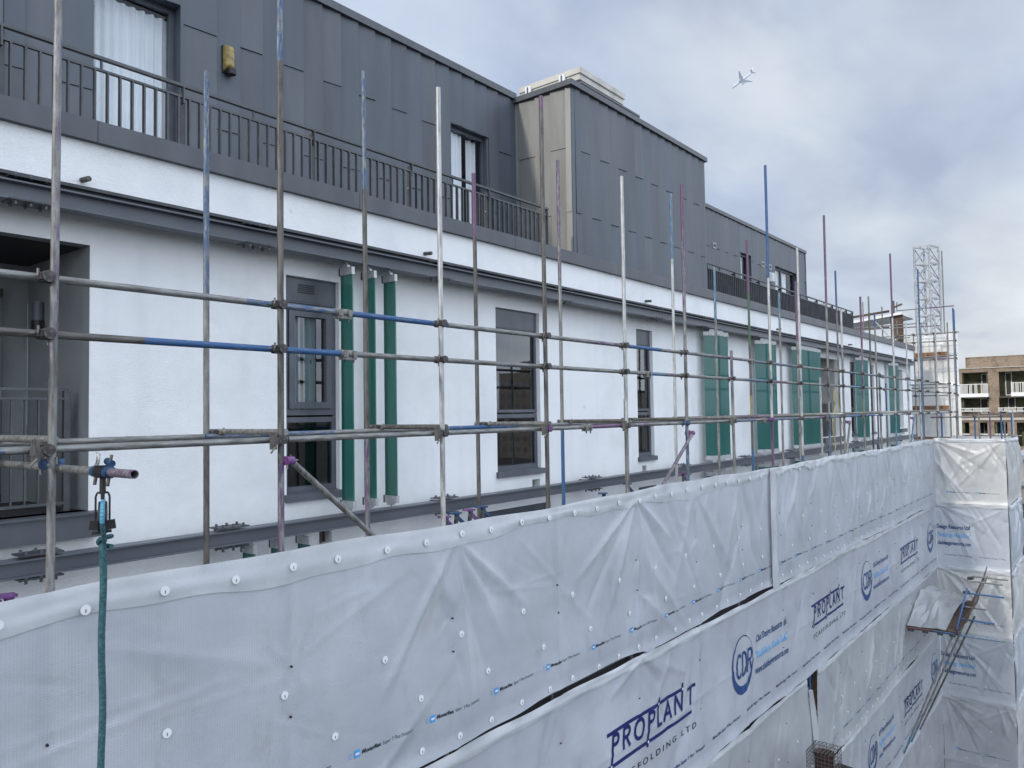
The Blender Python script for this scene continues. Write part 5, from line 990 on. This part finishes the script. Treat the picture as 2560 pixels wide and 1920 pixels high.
w = MB(); w.box(bx+3, bx+14, 2*K, 12.2*K, GZ, 3.5*K); w.build('rear_block', MT['brick'], BB)
# low building with flat roof at the right border
LB = thing('low_building', 'low pale flat roofed building with green slatted fence at the right photo border', 'building', (60, 3, GZ))
q = MB(); q.box(58,72,-4,5.7,GZ,-5.0); q.build('wall', MT['conc'], LB); q = MB(); q.box(57.7,72,-4,5.9,-3.4,-3.1); q.box(57.5,72,-4,6.0,-5.0,-4.7); q.build('roof', MT['alu'], LB); q = MB(); q.box(58.0,72,-4,5.7,-4.7,-3.4); q.build('upper_wall', MT['overrun'], LB)
q = MB(); y = -2.
while y < 6.2: q.box(56.5,56.55,y,y+.1,GZ,-6.0); y += .17
q.build('fence', MT['fence'], LB)
# tower blocks across the street, mirrored in the panes
for i, (x, y, wd, zt, la) in enumerate(((199,-136,17,13,'tall buff tower block across the street mirrored in the window panes'), (270,-136,24,8,'long low block beside the mirrored tower'), (120,-110,30,-4,'low terrace across the street, mirrored in the panes'), (300,-120,40,3,'distant low block farthest along the street'))):
    t_ = thing('tower_block', la, 'building', (x, y, GZ), 'blocks across the street'); q = MB(); q.box(x-wd/2, x+wd/2, y-8, y+8, GZ, zt); 
    if i == 0: q.box(x-3, x+3, y-3, y+3, zt, zt+4); q.tube((x,y,zt+4), (x,y,zt+10), .3, 0, 6)
    q.build('wall', MT['towerb'], t_); q = MB(); z = GZ+2
    while z < zt-1.5:
        xx = x-wd/2+1
        while xx < x+wd/2-1.5: q.box(xx, xx+1.4, y+8.0, y+8.06, z, z+1.5); xx += 3
        yy = y-7
        while yy < y+6: q.box(x-wd/2-.06, x-wd/2, yy, yy+1.4, z, z+1.5); yy += 3
        z += 3.4
    q.build('window_grid', MT['towerw'], t_)

# ------------------------------------------------------------------ airliner
def c2w(x, y, z): return rt2*x-up2*y+fw*z
ax_ = c2w(-.643, .375, .667).normalized(); cz_ = c2w(-.134, -.912, .383).normalized(); by_ = cz_.cross(ax_).normalized(); cz_ = ax_.cross(by_)
pos = c2w((1700+.3978*393-1280)/1910, (.3978*503-960)/1910, 1).normalized()*1820
AP = thing('airliner', 'pale grey twin engined airliner flying low beneath the clouds', 'aircraft', (0,0,0)); AP.matrix_world = Matrix((ax_, by_, cz_)).transposed().to_4x4(); AP.location = pos; AP.scale = (.86, .86, .86)
ORG[AP.name] = Vector((0,0,0))
q = MB(); n = 14; prof = [(32,.3,-.8),(31,1.3,-.6),(28,2.4,-.2),(24,2.95,0),(-8,2.95,0),(-20,2.2,.7),(-28,1.1,1.6),(-32,.3,2.2)]
vs = [(x, r_*math.cos(2*math.pi*i/n), z+r_*math.sin(2*math.pi*i/n)) for x, r_, z in prof for i in range(n)]; q.add(vs, [(j*n+i, j*n+(i+1) % n, (j+1)*n+(i+1) % n, (j+1)*n+i) for j in range(len(prof)-1) for i in range(n)], 0, True); q.add(vs, [list(range(n)), [(len(prof)-1)*n+i for i in range(n)][::-1]]); q.build('fuselage', MT['plane'], AP)
def wing(mb, pts, th): mb.hexa([(x, y, z-th) for x, y, z in pts]+[(x, y, z+th) for x, y, z in pts])
for s_ in (1, -1):
    q = MB(); wing(q, [(9, 2*s_, -1.6), (-4, 2*s_, -1.6), (-12, 30*s_, 3.2), (-9.5, 30*s_, 3.2)], .35); q.build('wing', MT['plane'], AP)
    q = MB(); q.tube((8.5, 9.5*s_, -3.2), (1, 9.5*s_, -3.0), 1.9, 0, 12, r2=1.2); q.build('engine', MT['plane'], AP)
    q = MB(); wing(q, [(-24, 1*s_, 1.6), (-30, 1*s_, 1.6), (-33.5, 10.5*s_, 2.2), (-31, 10.5*s_, 2.2)], .2); q.build('tailplane', MT['plane'], AP)
q = MB(); q.hexa([(-21,-.25,2.5),(-21,.25,2.5),(-30,.25,2.5),(-30,-.25,2.5),(-31,-.15,12),(-31,.15,12),(-35,.15,12),(-35,-.15,12)], 0); q.hexa([(-24,-.3,5.0),(-24,.3,5.0),(-31,.3,5.6),(-31,-.3,5.6),(-25,-.3,6),(-25,.3,6),(-31.5,.3,7),(-31.5,-.3,7)], 1); q.build('tail_fin', [MT['plane'], MT['red']], AP)

# ------------------------------------------------------------------ sky and sun
SUN = Vector((-.9, .10, .42)).normalized(); elev = math.asin(SUN.z); azi = math.atan2(SUN.x, SUN.y)
wd = bpy.data.worlds.new('World'); SC.world = wd; wd.use_nodes = True; nt = wd.node_tree; bg = nt.nodes['Background']; bg.inputs['Strength'].default_value = .1
sky = nt.nodes.new('ShaderNodeTexSky'); sky.sky_type = 'NISHITA'; sky.sun_disc = False; sky.sun_elevation = elev; sky.sun_rotation = azi; sky.air_density = 1.2; sky.dust_density = 1.5
tc = nt.nodes.new('ShaderNodeTexCoord'); sp = nt.nodes.new('ShaderNodeSeparateXYZ'); link(nt, tc.outputs['Generated'], sp.inputs[0])
zz = N(nt, 'ShaderNodeMath', operation='ADD'); link(nt, sp.outputs[2], zz.inputs[0]); zz.inputs[1].default_value = .28; zm = N(nt, 'ShaderNodeMath', operation='MAXIMUM'); link(nt, zz.outputs[0], zm.inputs[0]); zm.inputs[1].default_value = .12
dvx = N(nt, 'ShaderNodeMath', operation='DIVIDE'); link(nt, sp.outputs[0], dvx.inputs[0]); link(nt, zm.outputs[0], dvx.inputs[1]); dvy = N(nt, 'ShaderNodeMath', operation='DIVIDE'); link(nt, sp.outputs[1], dvy.inputs[0]); link(nt, zm.outputs[0], dvy.inputs[1])
cb = nt.nodes.new('ShaderNodeCombineXYZ'); link(nt, dvx.outputs[0], cb.inputs[0]); link(nt, dvy.outputs[0], cb.inputs[1])
mp = nt.nodes.new('ShaderNodeMapping'); mp.inputs['Rotation'].default_value = (0, 0, R(25)); mp.inputs['Scale'].default_value = (.8, 1.35, 1); mp.inputs['Location'].default_value = (3.1, .4, 0); link(nt, cb.outputs[0], mp.inputs['Vector'])
n1 = N(nt, 'ShaderNodeTexNoise', Scale=1.15, Detail=9, Roughness=.52, Distortion=.25); link(nt, mp.outputs[0], n1.inputs['Vector'])
n2 = N(nt, 'ShaderNodeTexNoise', Scale=3.0, Detail=8, Roughness=.5, Distortion=.3); link(nt, mp.outputs[0], n2.inputs['Vector'])
# cloud tones run from slate blue to pale cream; values are radiance for a 0.1 background
c1 = ramp(nt, n1.outputs['Fac'], [(.33, (5.1, 5.8, 7.3)), (.45, (5.8, 6.45, 7.6)), (.55, (6.8, 7.3, 8.0)), (.66, (7.5, 7.85, 8.4))])
c2 = ramp(nt, n2.outputs['Fac'], [(.34, (.84, .85, .90)), (.5, (1, 1, 1)), (.66, (1.12, 1.11, 1.08))])
mx = N(nt, 'ShaderNodeMix', data_type='RGBA', blend_type='MULTIPLY'); mx.inputs[0].default_value = 1; link(nt, c1, mx.inputs[6]); link(nt, c2, mx.inputs[7])
# more blue towards the left (along +Y) of the view
lf = N(nt, 'ShaderNodeMapRange'); lf.inputs['From Min'].default_value = .15; lf.inputs['From Max'].default_value = .75; link(nt, sp.outputs[1], lf.inputs['Value'])
mb_ = N(nt, 'ShaderNodeMix', data_type='RGBA', blend_type='MULTIPLY'); link(nt, lf.outputs[0], mb_.inputs[0]); link(nt, mx.outputs[2], mb_.inputs[6]); mb_.inputs[7].default_value = (.80, .88, 1.04, 1)
# thin cover lets some of the clear sky through
mc = N(nt, 'ShaderNodeMix', data_type='RGBA'); mc.inputs[0].default_value = .9; link(nt, sky.outputs[0], mc.inputs[6]); link(nt, mb_.outputs[2], mc.inputs[7])
# sky brightened overhead and behind the camera, added to light the facade
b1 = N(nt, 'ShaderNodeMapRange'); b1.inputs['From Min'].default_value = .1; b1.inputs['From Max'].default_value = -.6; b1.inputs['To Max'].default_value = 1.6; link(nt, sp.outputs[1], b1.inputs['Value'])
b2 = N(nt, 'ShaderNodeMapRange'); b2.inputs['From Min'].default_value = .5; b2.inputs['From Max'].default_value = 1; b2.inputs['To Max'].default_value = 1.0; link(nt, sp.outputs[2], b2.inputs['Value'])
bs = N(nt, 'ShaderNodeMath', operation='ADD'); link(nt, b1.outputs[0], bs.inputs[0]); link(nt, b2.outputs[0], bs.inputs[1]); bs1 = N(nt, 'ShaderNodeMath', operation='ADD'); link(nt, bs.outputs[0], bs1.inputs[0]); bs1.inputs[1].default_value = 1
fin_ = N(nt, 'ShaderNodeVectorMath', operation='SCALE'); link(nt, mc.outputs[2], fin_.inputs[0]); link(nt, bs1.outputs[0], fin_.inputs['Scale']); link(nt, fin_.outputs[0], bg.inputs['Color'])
sl = bpy.data.lights.new('sun', 'SUN'); sl.energy = 2.0; sl.angle = R(3); sl.color = (1, .93, .82); so = bpy.data.objects.new('sun', sl); COL.objects.link(so); so.rotation_euler = (-SUN).to_track_quat('-Z', 'Y').to_euler(); so.location = (0, 0, 50)
SC.view_settings.view_transform = 'Standard'; SC.view_settings.look = 'None'; SC.view_settings.exposure = 0; SC.view_settings.gamma = 1
SC.render.engine = 'CYCLES'; SC.cycles.max_bounces = 8; SC.cycles.transparent_max_bounces = 12; SC.cycles.use_denoising = True
